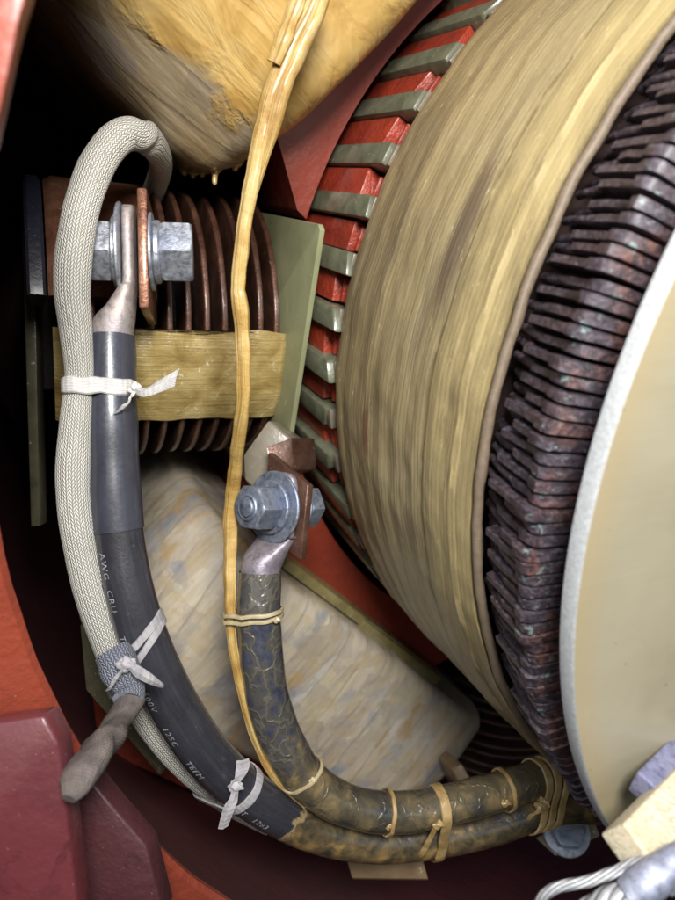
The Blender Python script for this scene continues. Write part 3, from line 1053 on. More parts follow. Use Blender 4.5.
def pole(phi, o, mats, tip):
    """pole shoe: an arc block round the armature with its end face at h=-0.8"""
    mb = MB()
    rows = []
    n_ = 30
    for h in (-.80, -2.4):
        ring = []
        for k in range(n_ + 1):
            t = math.radians(-tip + 2 * tip * k / n_)
            ring.append((1.06 * math.cos(t) * S, 1.06 * math.sin(t) * S, h * S))
        x0 = 1.06 * math.cos(math.radians(tip)); y0 = 1.06 * math.sin(math.radians(tip))
        for (r, t) in ((x0 + .03, y0 + .002), (1.165, y0 * .80), (1.22, y0 * .72), (1.22, .36), (1.9, .36), (1.9, -.36), (1.22, -.36), (1.22, -y0 * .72), (1.165, -y0 * .80), (x0 + .03, -y0 - .002)):
            ring.append((r * S, t * S, h * S))
        rows.append(ring)
    mb.grid(rows, closed_u=True)
    mb.cap(rows[0], True); mb.cap(rows[-1])
    return link('pole_piece', mb, mats, o, False, smooth=25)


pu = thing('main_pole', 'red painted pole shoe with a sharp lower corner under the amber coil', 'pole', MU, group='main poles')
pole(PHI_U, pu, 'red', 27)
pl = thing('main_pole', 'red painted pole shoe with small rivets beside the pale mottled coil', 'pole', ML, group='main poles')
pole(PHI_L, pl, 'red', 27)
for t, r in ((-.27, 1.165), (-.02, 1.150), (.08, 1.150), (.105, 1.155), (.27, 1.175), (.13, 1.152)):
    mb = MB()
    m = Matrix.Translation((r * S, t * S, -.80 * S))
    rows = [[tuple(m @ Vector((q * math.cos(2 * math.pi * k / 14), q * math.sin(2 * math.pi * k / 14), z))) for k in range(14)] for q, z in ((.0024, 0), (.0023, .001), (.0016, .0019), (.0006, .0022))]
    mb.grid(rows, closed_u=True); mb.cap(rows[-1])
    link('rivet', mb, 'bluezinc', pl, False)
mb = MB()
for (t0, t1, r0, r1, h0, h1) in ((-.36, .37, 1.142, 1.172, -.86, -.735),):
    mb.box(Matrix.Translation(((r0 + r1) / 2 * S, (t0 + t1) / 2 * S, (h0 + h1) / 2 * S)), (r1 - r0) * S, (t1 - t0) * S, (h1 - h0) * S, .0015)
mb.box(Matrix.Translation((1.162 * S, .17 * S, -.728 * S)), .030 * S, .40 * S, .02 * S, .001)
tag(link('edge_strip', mb, 'strip', None, False), 'long ochre laminate strip between the pale mottled coil and the riveted red shoe', 'strip').matrix_world = ML


def interpole(o, ring_mat, n_, r0, step, W=.335, hn=-.70, tc=-.03, hb=-2.3):
    for k in range(n_):
        rho = r0 + step * k
        a = random.uniform(-.006, .006)
        sec = rrect(0, .13, rho, rho + .0145, .0045, 3, 3)
        def disp(q, nx, ny, ins, rh, k=k):
            return q + Vector((fbm(q + Vector((k, 0, 0)), 16, .0005), 0, 0)) + Vector((0, nx, ny)) * .0004 * mnoise.noise(q * 60 + Vector((k, 2, 0)))
        link('copper_turn', u_sweep(MB(), W + a, W + a, hn + a, hb, sec, nc=20, ns=10, tc=tc + random.uniform(-.004, .004), disp=disp), ring_mat, o, False)
    mb = MB()
    mb.box(Matrix.Translation((1.36 * S, tc * S, -1.75 * S)), (.55) * S, .34 * S, 1.5 * S, .004)
    link('iron_core', mb, 'dark', o, False)


MI = frame(PHI_I)
ITC = .05
ip = thing('interpole_coil', 'brown copper strip coil with yellow tape band and two bolted cable terminals', 'coil', MI, group='copper strip coils')
interpole(ip, 'ring', 12, 1.105, .041, tc=ITC)


def u_shell(mb, r0, r1, a0, a1, R0, R1, hc, tc, nr=14, na=24, wob=.0012, edge=0.0):
    """shell on the rounded nose: rho r0..r1, angles in the (tau,h) plane, radii R0 inner, R1 outer"""
    rows = []
    prof = [(R0, r0), (R1 - .01, r0 - .004), (R1, r0 + .012)] + [(R1, r0 + (r1 - r0) * k / nr) for k in range(1, nr)] + [(R1, r1 - .012), (R1 - .01, r1 + .004), (R0, r1)]
    for k in range(na + 1):
        a = math.radians(a0 + (a1 - a0) * k / na)
        ring = []
        for R, rho in prof:
            aa = a + (edge * mnoise.noise(Vector((rho * 9, k * .02 + (9 if k > na / 2 else 0), 1))) if k in (0, 1, na - 1, na) else 0)
            q = Vector((rho * S, (tc + R * math.cos(aa)) * S, (hc + R * math.sin(aa)) * S))
            q += Vector((0, math.cos(a), math.sin(a))) * wob * mnoise.noise(Vector((rho * 26, a * 5, 3))) + Vector((0, 0, 0))
            ring.append(q)
        rows.append(ring)
    mb.grid(rows, closed_u=True)
    mb.cap(rows[0], True); mb.cap(rows[-1])
    return mb


tp = link('binding_tape', u_shell(MB(), 1.09, 1.595, 62, 99, .335, .346, -1.035, ITC, nr=48, wob=.0010, edge=.03), 'tape', ip, False)
link('terminal_bar', u_shell(MB(), 1.39, 1.60, 110, 168, .25, .352, -1.035, ITC, wob=.0004), 'terminal', ip, False)
link('end_board', u_shell(MB(), 1.612, 1.64, 110, 168, .22, .35, -1.035, ITC, wob=.0003), 'bluedark', ip, False)
# upper tab: copper plate seen on edge
c0 = P(145, 252, .345)
tab_n = np.array([.985, .17, .02]); tab_n /= np.linalg.norm(tab_n)
tab_u = np.array([-.02, 0, 1.0]); tab_u -= tab_n * (tab_u @ tab_n); tab_u /= np.linalg.norm(tab_u)
tab_d = np.cross(tab_n, tab_u)
if tab_d[1] < 0:
    tab_d = -tab_d
mt = basis(tab_d, None, tab_n, c0)
mb = MB()
mb.box(basis(tab_d, None, tab_n, c0 + tab_d * .012 - tab_u * .001), .046, .057, .0048, .0012)
link('terminal_tab', mb, 'terminal', ip)
# lower tab
A, B, C_, D = P(268, 452, .378), P(308, 485, .358), P(300, 560, .357), P(262, 532, .378)
tn2 = np.cross(B - A, D - A); tn2 /= np.linalg.norm(tn2)
if tn2[1] < 0:
    tn2 = -tn2
mb = slab(MB(), [A, B, C_, D], tn2 * .0045, .0008)
link('terminal_tab', mb, 'brownbar', ip)
mb = slab(MB(), [P(266, 447, .385), P(292, 437, .392), P(294, 470, .392), P(272, 478, .386)], np.array([.012, .02, 0]), .001)
link('terminal_bar', mb, 'brownbar', ip)
mb = slab(MB(), [P(243, 455, .40), P(268, 420, .40), P(290, 438, .398), P(288, 520, .40), P(244, 480, .402)], np.array([.006, .02, 0]), .0015)
link('packing_block', mb, 'cream', ip)

MBt = frame(PHI_B)
ib = thing('interpole_coil', 'dark ribbed copper strip coil half hidden behind the pale mottled coil', 'coil', MBt, group='copper strip coils')
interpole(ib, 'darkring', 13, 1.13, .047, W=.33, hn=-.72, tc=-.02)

# olive board in front of the interpole
def loc(phi, rho, t, h):
    return np.array(frame(phi) @ Vector((rho * S, t * S, h * S)))
mb = MB()
bm_pts = [(t + .077, h) for t, h in ((-.33, -1.5), (-.335, -.548), (-.325, -.535), (.13, -.618), (.26, -.65), (.40, -.80), (.40, -1.5))]
slab(mb, [Vector((1.093 * S, t * S, h * S)) for t, h in bm_pts], (-.012 * S, 0, 0), .0005)
ob = link('insulating_board', mb, 'olive', None, False, smooth=30)
ob.matrix_world = MI
tag(ob, 'flat olive green board standing between the copper coil and the red and green slots', 'board')

# ------------------------------------------------------------------ housing
ho = thing('motor_housing', 'red painted round motor housing enclosing the coils', 'housing', M0)
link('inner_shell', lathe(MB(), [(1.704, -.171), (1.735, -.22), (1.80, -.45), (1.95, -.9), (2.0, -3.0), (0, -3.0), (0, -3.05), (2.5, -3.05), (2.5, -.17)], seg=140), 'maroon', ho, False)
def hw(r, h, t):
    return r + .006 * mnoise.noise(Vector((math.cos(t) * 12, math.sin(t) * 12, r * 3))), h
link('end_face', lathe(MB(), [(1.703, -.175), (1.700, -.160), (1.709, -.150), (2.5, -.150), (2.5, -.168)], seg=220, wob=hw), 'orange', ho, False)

# ribs at the lower left corner
mb = slab(MB(), [P(-60, 732, .262), P(44, 716, .262), P(58, 744, .262), P(78, 915, .262), P(-60, 915, .262)], np.array([.001, .012, .0]), .0016)
link('support_rib', mb, 'plum', ho)
mb = slab(MB(), [P(70, 800, .305), P(92, 782, .305), P(113, 808, .305), P(146, 846, .305), P(163, 915, .305), P(74, 915, .305)], np.array([.002, .012, .0]), .0012)
link('support_rib', mb, 'rib', ho)
mb = slab(MB(), [P(-120, -60, .16), P(44, -60, .16), P(26, 0, .16), P(-2, 132, .165), P(-120, 132, .165)], np.array([-.01, .02, 0]), .003)
tag(link('cover_frame', mb, 'orange'), 'blurred red painted frame edge in the top left corner', 'frame')

# thin boards standing in the dark at the left and bottom
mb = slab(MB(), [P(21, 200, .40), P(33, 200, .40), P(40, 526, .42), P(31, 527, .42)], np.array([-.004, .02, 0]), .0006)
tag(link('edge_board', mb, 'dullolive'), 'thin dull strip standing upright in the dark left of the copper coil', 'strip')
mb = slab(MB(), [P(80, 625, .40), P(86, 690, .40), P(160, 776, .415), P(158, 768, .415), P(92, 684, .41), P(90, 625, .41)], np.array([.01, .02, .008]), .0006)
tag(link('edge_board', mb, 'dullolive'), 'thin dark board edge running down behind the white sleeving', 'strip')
mb = slab(MB(), [P(344, 850, .43), P(420, 850, .43), P(428, 879, .43), P(352, 878, .43)], np.array([.001, .004, -.0035]), .0006)
tag(link('fibre_board', mb, 'tan'), 'small brown fibre board below the two joined cables', 'board')
mb = slab(MB(), [P(452, 770, .55), P(462, 764, .55), P(478, 792, .545), P(470, 805, .545)], np.array([-.01, .03, 0]), .0008)
tag(link('packing_strip', mb, 'tan'), 'short tan packing strip between the pale coil and the dark ribbed coil', 'strip')

# ------------------------------------------------------------------ cables
def cable(o, keys, mat, name='jacket', lump=0.0, n=12, seg=36):
    s = spline([(*P(a, b, y), r) for a, b, y, r in keys], n)
    link(name, tube(MB(), s[:, :3], s[:, 3], seg=seg, lump=lump, lscale=70), mat, o)
    return s


K1 = [(110, 338, .335, .0111), (111, 385, .333, .0112), (112, 430, .332, .0113), (114, 480, .332, .0114), (119, 535, .332, .0114), (131, 597, .333, .0114), (150, 655, .337, .0116), (178, 712, .345, .0118),
      (212, 760, .356, .0118), (255, 798, .372, .0117), (310, 828, .390, .0116), (370, 841, .402, .0114), (430, 838, .410, .0112), (490, 826, .418, .0110), (545, 808, .426, .0108), (600, 805, .440, .0108), (645, 806, .456, .0108)]
ca1 = thing('power_cable', 'thick black cable with white lettering bolted to the upper copper terminal', 'cable', loc=P(110, 338, .335), group='power cables')
s1 = cable(ca1, K1, 'jacket')
shr = s1[:int(12 * 4.05)].copy()
shr[:, 3] = shr[:, 3] + .0007 + .0005 * np.sin(np.arange(len(shr)) * .35) * .4
link('shrink_sleeve', tube(MB(), shr[:, :3], shr[:, 3], seg=36, lump=.02, lscale=60), 'shrink', ca1)

K2 = [(260, 572, .362, .0108), (259, 610, .361, .0109), (261, 650, .362, .0110), (268, 700, .366, .0112), (284, 745, .372, .0113), (310, 782, .378, .0112), (350, 806, .384, .0110), (400, 812, .391, .0108), (450, 804, .398, .0106),
      (500, 791, .408, .0106), (545, 777, .420, .0106), (590, 772, .446, .0106), (625, 772, .465, .0106)]
ca2 = thing('power_cable', 'black cable with yellow varnish marks bolted to the lower copper terminal', 'cable', loc=P(260, 572, .362), group='power cables')
s2 = cable(ca2, K2, 'varnished', lump=.05)


def lug(o, mat, barrel, palm_c, n, u, w, th, plen, sq=True):
    """barrel: [(point, radius)] rising from the cable, then a flat palm across n whose length runs along u"""
    mb = MB()
    rows = []
    n = np.asarray(n) / np.linalg.norm(n); u = np.asarray(u, float); u = u - n * (u @ n); u /= np.linalg.norm(u); d = np.cross(n, u)
    keys = [(b, r, q, 2.0 + .3 * i) for i, (b, r, q) in enumerate(barrel)]
    keys += [(palm_c - u * plen * .36, w * .5, th * .5, 4.0), (palm_c + u * plen * .25, w * .5, th * .5, 4.0)]
    C = np.array([k[0] for k in keys]); 
    ss = spline(np.hstack([C, np.array([[k[1], k[2], k[3]] for k in keys])]), 7)
    Cs = ss[:, :3]
    T = np.gradient(Cs, axis=0); T /= np.linalg.norm(T, axis=1)[:, None]
    end = palm_c + u * plen * .5
    ends = []
    for k in range(1, 7):                                   # rounded tip
        a = k / 6
        ends.append((palm_c + u * plen * (.25 + .25 * math.sin(a * math.pi / 2)), w * .5 * math.sqrt(max(0.03, 1 - a * a)), th * .5, 4.0, u))
    for i in range(len(T)):
        k = min(1, max(0, (i / 7 - .6) / 2.2))
        T[i] = T[i] * (1 - k) + u * k; T[i] /= np.linalg.norm(T[i])
    def ring(c, a, b, e, t):
        bb = d - t * (d @ t); bb /= np.linalg.norm(bb); nn = np.cross(bb, t)
        out = []
        for k in range(32):
            q = 2 * math.pi * k / 32
            cx, sx = math.cos(q), math.sin(q)
            out.append(c + bb * a * math.copysign(abs(cx) ** (2 / e), cx) + nn * b * math.copysign(abs(sx) ** (2 / e), sx))
        return out
    for i in range(len(Cs)):
        rows.append(ring(Cs[i], ss[i, 3], ss[i, 4], max(2, ss[i, 5]), T[i]))
    for c, a, b, e, t in ends:
        rows.append(ring(c, a, b, e, t))
    mb.grid(rows, closed_u=True)
    mb.cap(rows[0], True); mb.cap(rows[-1])
    return link('cable_lug', mb, mat, o)


palm1 = c0 - tab_n * .0068 - tab_u * .001 - tab_d * .002
lug(ca1, 'tin', [(P(110, 345, .335), .0098, .0098), (P(111, 334, .335), .0099, .0100), (P(115, 321, .336), .0106, .0090), (P(122, 306, .338), .0118, .0064), (P(128, 291, .340), .0130, .0040)], palm1, tab_n, tab_u, .027, .0060, .042)

bx = (np.array([.80, .58, .07])); bx /= np.linalg.norm(bx)
bx = tn2 if tn2[0] > 0 else -tn2
pc2 = (A + B + C_ + D) / 4
palm2 = pc2 - tn2 * .0042
u2 = (A - D) / np.linalg.norm(A - D)
lug(ca2, 'pinktin', [(P(260, 580, .362), .0096, .0096), (P(261, 567, .3625), .0097, .0097), (P(265, 556, .3635), .0102, .0084), (P(272, 544, .366), .0112, .0058), (P(278, 534, .368), .0118, .0036)], palm2, tn2, u2, .024, .005, .036)


def boltset(name, label, face_l, face_r, n, up, mat, af, head_h, nut_h, wr, thread=False):
    """head outside face_l (against -n), nut outside face_r (along +n)"""
    n = np.asarray(n); up = np.asarray(up)
    o = thing(name, label, 'bolt', loc=face_l, group='hex bolts on the cable lugs')
    ml = basis(up, None, -n, face_l)
    link('washer', disc(MB(), ml, wr, wr * .5, .0018, .0005), mat, o)
    ml2 = basis(up, None, -n, face_l - n * .0019)
    link('spring_washer', disc(MB(), ml2, wr * .74, wr * .45, .0024, .0006), mat, o)
    ml3 = basis(up, None, -n, face_l - n * .0044)
    hd = hexprism(MB(), ml3, af, head_h)
    hobj = link('bolt_head', hd, mat, o, smooth=28)
    if thread:
        t = MB()
        rows = []
        m = basis(up, None, -n, face_l - n * (.0044 + head_h))
        prof = [(af * .33, -.002), (af * .33, .0006), (af * .30, .0012), (af * .27, .0012), (af * .255, .0004), (af * .24, .0004), (af * .23, .0016), (af * .20, .0021), (.0005, .0021)]
        rows = [[tuple(m @ Vector((r * math.cos(2 * math.pi * k / 30), r * math.sin(2 * math.pi * k / 30), z))) for k in range(30)] for r, z in prof]
        t.grid(rows, closed_u=True); t.cap(rows[-1])
        link('thread_end', t, mat, hobj)
    mr = basis(up, None, n, face_r)
    link('washer', disc(MB(), mr, wr * .80, wr * .45, .0016, .0004), mat, o)
    mr1 = basis(up, None, n, face_r + n * .0017)
    link('spring_washer', disc(MB(), mr1, af * .56, af * .3, .0034, .0008), mat, o)
    mr2 = basis(up, None, n, face_r + n * .0052)
    link('hex_nut', hexprism(MB(), mr2, af, nut_h, .10), mat, o, smooth=28)
    return o


upv = tab_u * math.cos(math.radians(12)) - tab_d * math.sin(math.radians(12))
boltset('hex_bolt', 'bright galvanised bolt and nut clamping the upper cable lug', palm1 - tab_n * .0031, c0 + tab_n * .0026, tab_n, upv, MB_['zinc'], .0268, .0115, .0150, .0232)
boltset('hex_bolt', 'blue grey bolt with round washer clamping the lower cable lug', palm2 - tn2 * .0028, pc2 + tn2 * .0047, tn2, u2, MB_['bluezinc'], .0205, .0135, .010, .0185, True)

# lettering printed along the cable
def lettering(o, s, runs, size, alpha):
    C, R = s[:, :3], s[:, 3]
    T = np.gradient(C, axis=0); T /= np.linalg.norm(T, axis=1)[:, None]
    L = np.concatenate([[0], np.cumsum(np.linalg.norm(np.diff(C, axis=0), axis=1))])
    mb = MB()
    for txt, v0 in runs:
        cu = bpy.data.curves.new('lettering', 'FONT')
        cu.body = txt; cu.size = size; cu.space_character = 1.18; cu.resolution_u = 2
        tob = bpy.data.objects.new('lettering', cu)
        COL.objects.link(tob)
        dg = bpy.context.evaluated_depsgraph_get()
        me = bpy.data.meshes.new_from_object(tob.evaluated_get(dg))
        vs = []
        for v in me.vertices:
            l = v0 + v.co.x
            c = np.array([np.interp(l, L, C[:, i]) for i in range(3)])
            t = np.array([np.interp(l, L, T[:, i]) for i in range(3)]); t /= np.linalg.norm(t)
            r = np.interp(l, L, R)
            vd = -c / np.linalg.norm(c); vd = vd - t * (vd @ t); vd /= np.linalg.norm(vd)
            rd = np.cross(t, vd)                      # to the right of a cable that runs down
            if rd[0] < 0:
                rd = -rd
            a = alpha + (v.co.y - size * .35) / r
            vs.append(c + (vd * math.cos(a) + rd * math.sin(a)) * (r + .00025))
        mb.add(vs, [tuple(p.vertices) for p in me.polygons])
        bpy.data.objects.remove(tob); bpy.data.curves.remove(cu); bpy.data.meshes.remove(me)
    return link('printed_lettering', mb, 'ink', o, smooth=False)


lettering(ca1, s1, [('AWG', .099), ('CRU', .1155), ('T-105', .1365), ('600V', .164), ('125C', .184), ('TEFM', .205), ('DHT', .240), ('1283', .256)], .0046, math.radians(-47))

# white braided sleeving
KS = [(150, 200, .44, .0085), (157, 182, .420, .0085), (161, 163, .395, .0088), (154, 146, .365, .0092), (140, 135, .346, .0096), (120, 137, .336, .0099), (100, 160, .328, .0100), (84, 200, .322, .0099), (75, 245, .318, .0098), (72, 290, .317, .0096), (76, 335, .319, .0086),
      (79, 372, .321, .0078), (78, 392, .322, .0078), (75, 430, .322, .0089), (73, 480, .323, .0093), (77, 530, .325, .0092), (88, 585, .329, .0090), (104, 635, .335, .0088), (124, 683, .345, .0085), (155, 733, .360, .0083), (190, 772, .374, .0080), (228, 802, .388, .0078), (270, 824, .405, .0078)]
KS = [(a, b, y, q * .86) for a, b, y, q in KS]
ss = spline([(*P(a, b, y), r) for a, b, y, r in KS], 12)
sl = tag(link('braided_sleeve', tube(MB(), ss[:, :3], ss[:, 3], seg=40, flat=.82, fdir=(.25, 1, .1), lump=.05, lscale=55), 'sleeve'),
         'white braided sleeving arched over the bolt and running down beside the black cable', 'sleeving')

# taped end
KT = [(112, 652, .318, .0085), (122, 672, .315, .0088), (130, 692, .313, .0074), (124, 711, .305, .0070), (113, 728, .294, .0080), (104, 744, .284, .0098), (92, 758, .273, .0097), (84, 773, .265, .0078), (77, 786, .259, .0052), (69, 799, .2545, .0024)]
st_ = spline([(*P(a, b, y), r) for a, b, y, r in KT], 10)
te = thing('taped_wire_end', 'grey cloth taped wire end drooping from the tie on the white sleeving', 'wire end', loc=P(72, 796, .255))
link('cloth_wrap', tube(MB(), st_[24:, :3], st_[24:, 3], seg=30, flat=.72, fdir=(.2, 1, 0), lump=.55, lscale=60), 'greycloth', te)
link('braid_end', tube(MB(), st_[:26, :3], st_[:26, 3], seg=30, flat=.85, fdir=(.2, 1, 0), lump=.18, lscale=120), 'bluebraid', te)

# yellow varnish soaked cord
KC = [(322, -30, .295, .0042), (308, 10, .297, .0043), (290, 45, .299, .0044), (272, 90, .302, .0043), (262, 130, .306, .0042), (252, 180, .310, .0041), (243, 235, .314, .0040), (238, 285, .318, .0041), (239, 300, .319, .0044), (243, 345, .323, .0041), (243, 400, .328, .0040), (238, 440, .340, .0040), (235, 470, .352, .0041),
      (231, 510, .362, .0043), (230, 560, .361, .0041), (230, 600, .359, .0037), (232, 640, .359, .0030), (241, 690, .361, .0026), (255, 740, .366, .0023), (275, 778, .371, .0023), (306, 806, .377, .0022)]
KC = [(a, b, y, q * .86) for a, b, y, q in KC]
sk = spline([(*P(a, b, y), r) for a, b, y, r in KC], 10)
yc = thing('varnished_cord', 'yellow varnish soaked cord hanging from the amber coil to the second cable', 'cord', loc=P(306, 806, .377))
cmb = MB()
tube(cmb, sk[:, :3], sk[:, 3], seg=20, flat=.6, fdir=(.15, 1, 0), lump=.16, lscale=120)
link('cord', cmb, 'cord', yc)
k3 = spline([(*P(a + 7, b + 2, y - .0005), r) for a, b, y, r in ((322, -30, .296, .0030), (310, 12, .298, .0032), (293, 48, .300, .0033), (276, 90, .303, .0033), (266, 128, .307, .003), (256, 160, .310, .0022), (247, 195, .313, .0012))], 10)
link('cord_strand', tube(MB(), k3[:, :3], k3[:, 3], seg=16, lump=.25, lscale=110), 'cord', yc)
k4 = spline([(*P(a, b, y), r) for a, b, y, r in ((300, -6, .2935, .0034), (289, 22, .2945, .0036), (281, 45, .2955, .0037), (274, 63, .2975, .0035))], 10)
link('cord_wrap', tube(MB(), k4[:, :3], k4[:, 3], seg=18, flat=.6, fdir=(.15, 1, 0), lump=.3, lscale=160), 'cord', yc)


# ------------------------------------------------------------------ ties
def at(s, py_px):
    """index on a spline nearest a photo height / position"""
    px, py = py_px
    q = np.stack([337.5 + F * s[:, 0] / s[:, 1], 450 - F * s[:, 2] / s[:, 1]], 1)
    i = int(np.argmin(((q - np.array([px, py])) ** 2).sum(1)))
    i = min(max(i, 1), len(s) - 2)
    t = s[i + 1, :3] - s[i - 1, :3]
    return s[i, :3], s[i, 3], t / np.linalg.norm(t)


def tie(label, circles, ax, width, thick, mat, kn=None, kr=.004, tails=(), tilt=0.0, loops=1, gap=.004, name='tie', cat='tie', wob=.0008):
    o = thing(name, label, cat, loc=np.mean([c for c, _ in circles], axis=0), group='ties round the cables')
    ax = np.asarray(ax, float)
    for k in range(loops):
        off = ax * gap * (k - (loops - 1) / 2)
        link('band', band_loop(MB(), [(c + off, r) for c, r in circles], ax, width, thick, tilt * (1 + .35 * k), wob), mat, o)
    if kn is not None:
        link('knot', knot(MB(), kn, kr, len(label), (1.15, .8, .9)), mat, o)
    for pts, wds, ws in tails:
        link('tail', ribbon(MB(), pts, wds, ws), mat, o)
    return o


cA, rA, tA = at(s1, (111, 388)); cB, rB, tB = at(ss, (78, 388))
tie('white cotton tape tied round the white sleeving and black cable near the yellow band', [(cA, rA + .0004), (cB, rB * .95)], tA, .0078, .0008, 'whitetie', P(135, 388, .319), .0026,
    [([P(134, 388, .318), P(143, 392, .316), P(157, 386, .315), P(177, 377, .316)], [(0.2, .2, 1), (.25, .3, 1), (.3, .3, 1), (.25, .1, 1)], [.003, .0042, .0072, .0085]),
     ([P(135, 390, .318), P(131, 398, .317), P(125, 405, .318), P(115, 413, .319)], [(.7, .2, .7), (.6, -.3, .7), (.7, .4, .4), (.6, .2, .8)], [.0026, .0044, .0036, .0014])], tilt=.03)
cA, rA, tA = at(s1, (150, 655)); cB, rB, tB = at(st_, (118, 664)); cC, rC, _ = at(ss, (112, 655))
tie('grey cotton tape knotted round the black cable and blue braid end', [(cA, rA + .0002), (cC, rC)], tA, .0042, .0008, 'greytie', P(127, 664, .3055), .0033,
    [([P(128, 665, .304), P(138, 672, .304), P(150, 679, .306), P(163, 686, .311)], [(.3, 0, 1), (.3, .2, 1), (.3, 0, 1), (.3, .1, 1)], [.003, .0048, .0046, .002]),
     ([P(126, 666, .304), P(118, 676, .303), P(112, 686, .304), P(107, 690, .306)], [(1, 0, .5), (1, .3, .4), (1, 0, .5), (1, 0, .6)], [.003, .0036, .003, .0018])], tilt=-.55, loops=2, gap=.0075)
cA, rA, tA = at(s1, (232, 780)); cB, rB, tB = at(ss, (215, 793))
tie('white tape knotted round the black cable low on its bend', [(cA, rA + .0002), (cB, rB)], tA, .0052, .0008, 'greytie', P(236, 786, .3455), .0029,
    [([P(235, 787, .345), P(234, 797, .343), P(229, 808, .342), P(223, 828, .343)], [(1, .2, .3), (1, .5, .2), (1, -.2, .2), (1, 0, .3)], [.0032, .0046, .0064, .0052]),
     ([P(236, 784, .345), P(240, 776, .344), P(243, 768, .345), P(243, 760, .349)], [(1, 0, .3), (1, .3, .3), (1, 0, .3), (1, 0, .2)], [.003, .0058, .0070, .006])])
cA, rA, tA = at(s2, (259, 617)); cB, rB, tB = at(sk, (231, 617))
tie('clear varnished string wound twice round the second cable below its lug', [(cA, rA + .0002), (cB, rB)], tA, .0020, .0011, 'string', P(277, 620, .351), .0016, loops=2, gap=.0032, tilt=-.06)
cA, rA, tA = at(s2, (300, 776))
tie('pale string ring round the varnish marked cable at the bend', [(cA, rA * 1.02)], tA, .0018, .0010, 'string', P(313, 780, .3665), .0016, loops=1, tilt=.1)
cA, rA, tA = at(s2, (386, 811))
tie('thin amber ring round the varnish marked cable just past the bend', [(cA, rA * 1.02)], tA, .0022, .0010, 'amber', P(389, 826, .379), .0020, loops=1)
cA, rA, tA = at(s2, (437, 806)); cB, rB, tB = at(s1, (433, 838))
tie('single amber tape knotted between the two joined cables', [(cA, rA * 1.0), (cB, rB)], tA, .0058, .0009, 'amber', P(438, 824, .386), .0028,
    [([P(437, 825, .385), P(433, 835, .388), P(424, 852, .396), P(417, 859, .401)], [(1, .2, .2), (1, .3, .3), (1, 0, .4), (1, 0, .4)], [.003, .005, .006, .0045])])
cA, rA, tA = at(s2, (541, 778)); cB, rB, tB = at(s1, (541, 809))
tie('triple amber tape lashing on the joined cables close to the dark bars', [(cA, rA * 1.0), (cB, rB)], tA, .0050, .0010, 'lash', P(543, 803, .407), .0036,
    [([P(543, 800, .406), P(540, 810, .405), P(533, 814, .407), P(529, 819, .410)], [(1, .2, .2), (1, .3, .3), (1, 0, .4), (1, 0, .4)], [.004, .005, .005, .0035])], loops=3, gap=.0068)
cA, rA, tA = at(s2, (503, 790))
tie('pale cord ring with a lump on the joined cables left of the triple lashing', [(cA, rA * 1.02)], tA, .0024, .0010, 'amber', P(506, 803, .396), .0022, loops=1)

# ------------------------------------------------------------------ lower bolt and bits at the right
bo = thing('plate_bolt', 'round headed bolt on a pale plate under the joined cables beside the disc', 'bolt', loc=P(566, 842, .47))
mb = slab(MB(), [P(536, 838, .462), P(590, 812, .47), P(600, 836, .462), P(556, 856, .452)], np.array([.001, .006, -.003]), .0008)
link('base_plate', mb, 'cream', bo)
m = basis((1, .2, .3), None, P(0, 0, 1) * 0 + np.array([-.1, -.75, .62]), P(566, 833, .456))
link('washer', disc(MB(), m, .0145, .006, .002, .0005), 'zinc', bo)
m = basis((1, .2, .3), None, np.array([-.1, -.75, .62]), P(566, 833, .456) + np.array([-.0002, -.0015, .0012]))
link('bolt_head', hexprism(MB(), m, .019, .009), 'bluezinc', bo, smooth=28)

def blockbox(mb, c, x, y, z, bev):
    """box from a corner with three edge vectors"""
    bm = bmesh.new()
    vs = {}
    for i in (0, 1):
        for j in (0, 1):
            for k in (0, 1):
                vs[i, j, k] = bm.verts.new(Vector(c + x * i + y * j + z * k))
    for q in (((0, 0, 0), (0, 1, 0), (0, 1, 1), (0, 0, 1)), ((1, 0, 0), (1, 0, 1), (1, 1, 1), (1, 1, 0)), ((0, 0, 0), (0, 0, 1), (1, 0, 1), (1, 0, 0)),
              ((0, 1, 0), (1, 1, 0), (1, 1, 1), (0, 1, 1)), ((0, 0, 0), (1, 0, 0), (1, 1, 0), (0, 1, 0)), ((0, 0, 1), (0, 1, 1), (1, 1, 1), (1, 0, 1))):
        bm.faces.new([vs[i] for i in q])
    bmesh.ops.recalc_face_normals(bm, faces=bm.faces)
    bmesh.ops.bevel(bm, geom=bm.edges[:], offset=bev, segments=3, profile=.6, affect='EDGES')
    mb.take(bm)
    return mb


# pale block: long light face up-left, tan face towards the viewer
q0 = P(624, 823, .235)
ex = P(676, 770, .262) - q0
ex = ex * 1.6
ey = P(655, 866, .229) - q0
ez = np.cross(ex, ey); ez = ez / np.linalg.norm(ez) * .012
if ez[1] < 0:
    ez = -ez
wb = link('fibre_block', blockbox(MB(), q0 , ex, ey * 1.0, ez, .0012), 'wood')
tag(wb, 'pale cream fibrous block jutting in at the lower right corner', 'block')
q1 = P(637, 771, .262)
ex = (P(676, 733, .285) - q1) * 1.6
ey = P(660, 792, .255) - q1
ez = np.cross(ex, ey); ez = ez / np.linalg.norm(ez) * .010
if ez[1] < 0:
    ez = -ez
cb = link('casting_block', blockbox(MB(), q1, ex, ey * 1.15, ez, .0012), 'castmetal')
tag(cb, 'blue grey metal block above the cream block at the right edge', 'block')

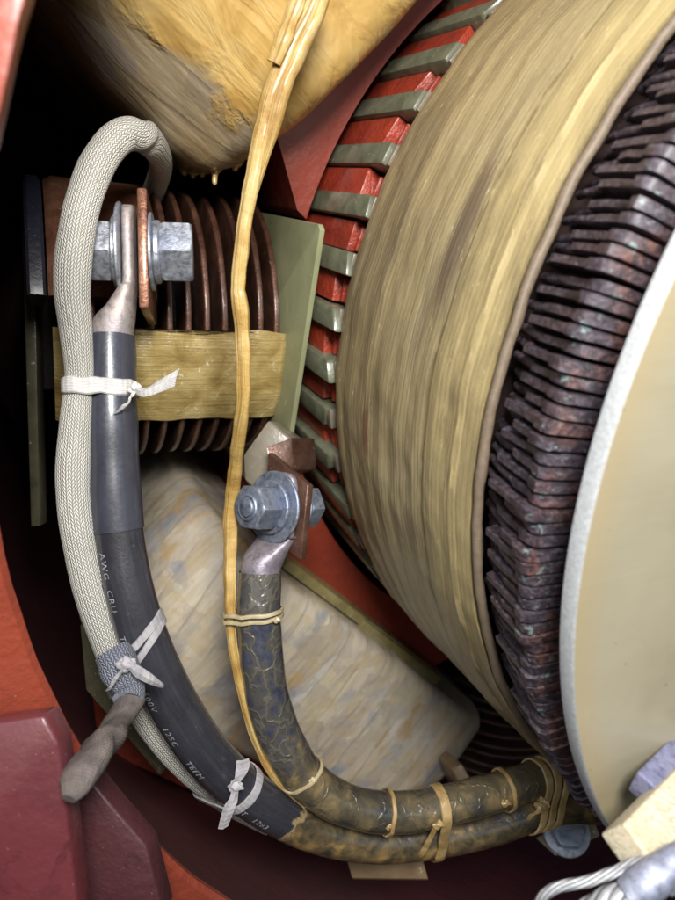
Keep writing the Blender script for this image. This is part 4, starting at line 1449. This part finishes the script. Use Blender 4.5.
kw = spline([(*P(a, b, y), r) for a, b, y, r in ((648, 858, .232, .0016), (632, 864, .231, .0017), (612, 873, .230, .0017), (585, 882, .230, .0017), (562, 886, .231, .0017), (547, 893, .232, .0017), (540, 902, .233, .0017), (538, 915, .234, .0017))], 10)
tag(link('braided_wire', tube(MB(), kw[:, :3], kw[:, 3], seg=18, lump=.08, lscale=300), 'wire'), 'thin silver stranded wire curving left from the cream block', 'wire')
pg = thing('braided_lead', 'thick silver braided lead with a crushed metal ferrule under the cream block', 'wire', loc=P(640, 900, .226))
kf = spline([(*P(a, b, y), r) for a, b, y, r in ((684, 856, .228, .0048), (664, 870, .226, .0056), (646, 883, .225, .0060), (632, 894, .225, .0054), (610, 913, .226, .0050))], 8)
link('ferrule', tube(MB(), kf[:26, :3], kf[:26, 3], seg=24, lump=.12, lscale=210), 'ferr', pg)
kf2 = spline([(*P(a, b, y), r) for a, b, y, r in ((634, 893, .226, .0046), (615, 901, .227, .0048), (598, 911, .228, .0050), (580, 925, .229, .0050))], 8)
link('braid', tube(MB(), kf2[:, :3], kf2[:, 3], seg=24, lump=.1, lscale=200), 'wire', pg)
mb = slab(MB(), [P(658, 878, .222), P(676, 866, .222), P(690, 885, .222), P(672, 900, .222)], np.array([.003, .01, .0]), .001)
link('clip', mb, 'zinc', pg)

# ------------------------------------------------------------------ camera, light
cam = bpy.data.cameras.new('camera')
co_ = bpy.data.objects.new('camera', cam)
COL.objects.link(co_)
co_.rotation_euler = (math.radians(90), 0, 0)
cam.sensor_fit = 'VERTICAL'; cam.sensor_height = 24; cam.sensor_width = 18
cam.lens = 24 * F / 900
cam.clip_start = .01; cam.clip_end = 50
cam.dof.use_dof = True
cam.dof.focus_distance = .345
cam.dof.aperture_fstop = cam.lens / 3.2
sc.camera = co_

w = bpy.data.worlds.new('World'); sc.world = w
w.use_nodes = True
bg = w.node_tree.nodes['Background']
sky = w.node_tree.nodes.new('ShaderNodeTexSky')
sky.sky_type = 'NISHITA'; sky.sun_disc = False
sky.sun_elevation = math.radians(48); sky.sun_rotation = math.radians(200)
w.node_tree.links.new(sky.outputs[0], bg.inputs[0])
bg.inputs[1].default_value = .15


def area(name, loc_, target, size, energy, color):
    l = bpy.data.lights.new(name, 'AREA')
    l.shape = 'DISK'; l.size = size; l.energy = energy; l.color = color
    o = bpy.data.objects.new(name, l)
    COL.objects.link(o)
    o.location = loc_
    d = Vector(target) - Vector(loc_)
    o.rotation_euler = d.to_track_quat('-Z', 'Y').to_euler()
    return o


area('work_lamp', (.06, -.20, .19), (.02, .42, -.06), .17, 5.9, (1.0, .97, .93))

sc.view_settings.view_transform = 'Standard'
sc.view_settings.look = 'None'
sc.view_settings.exposure = 0
sc.view_settings.gamma = 1
sc.cycles.max_bounces = 6
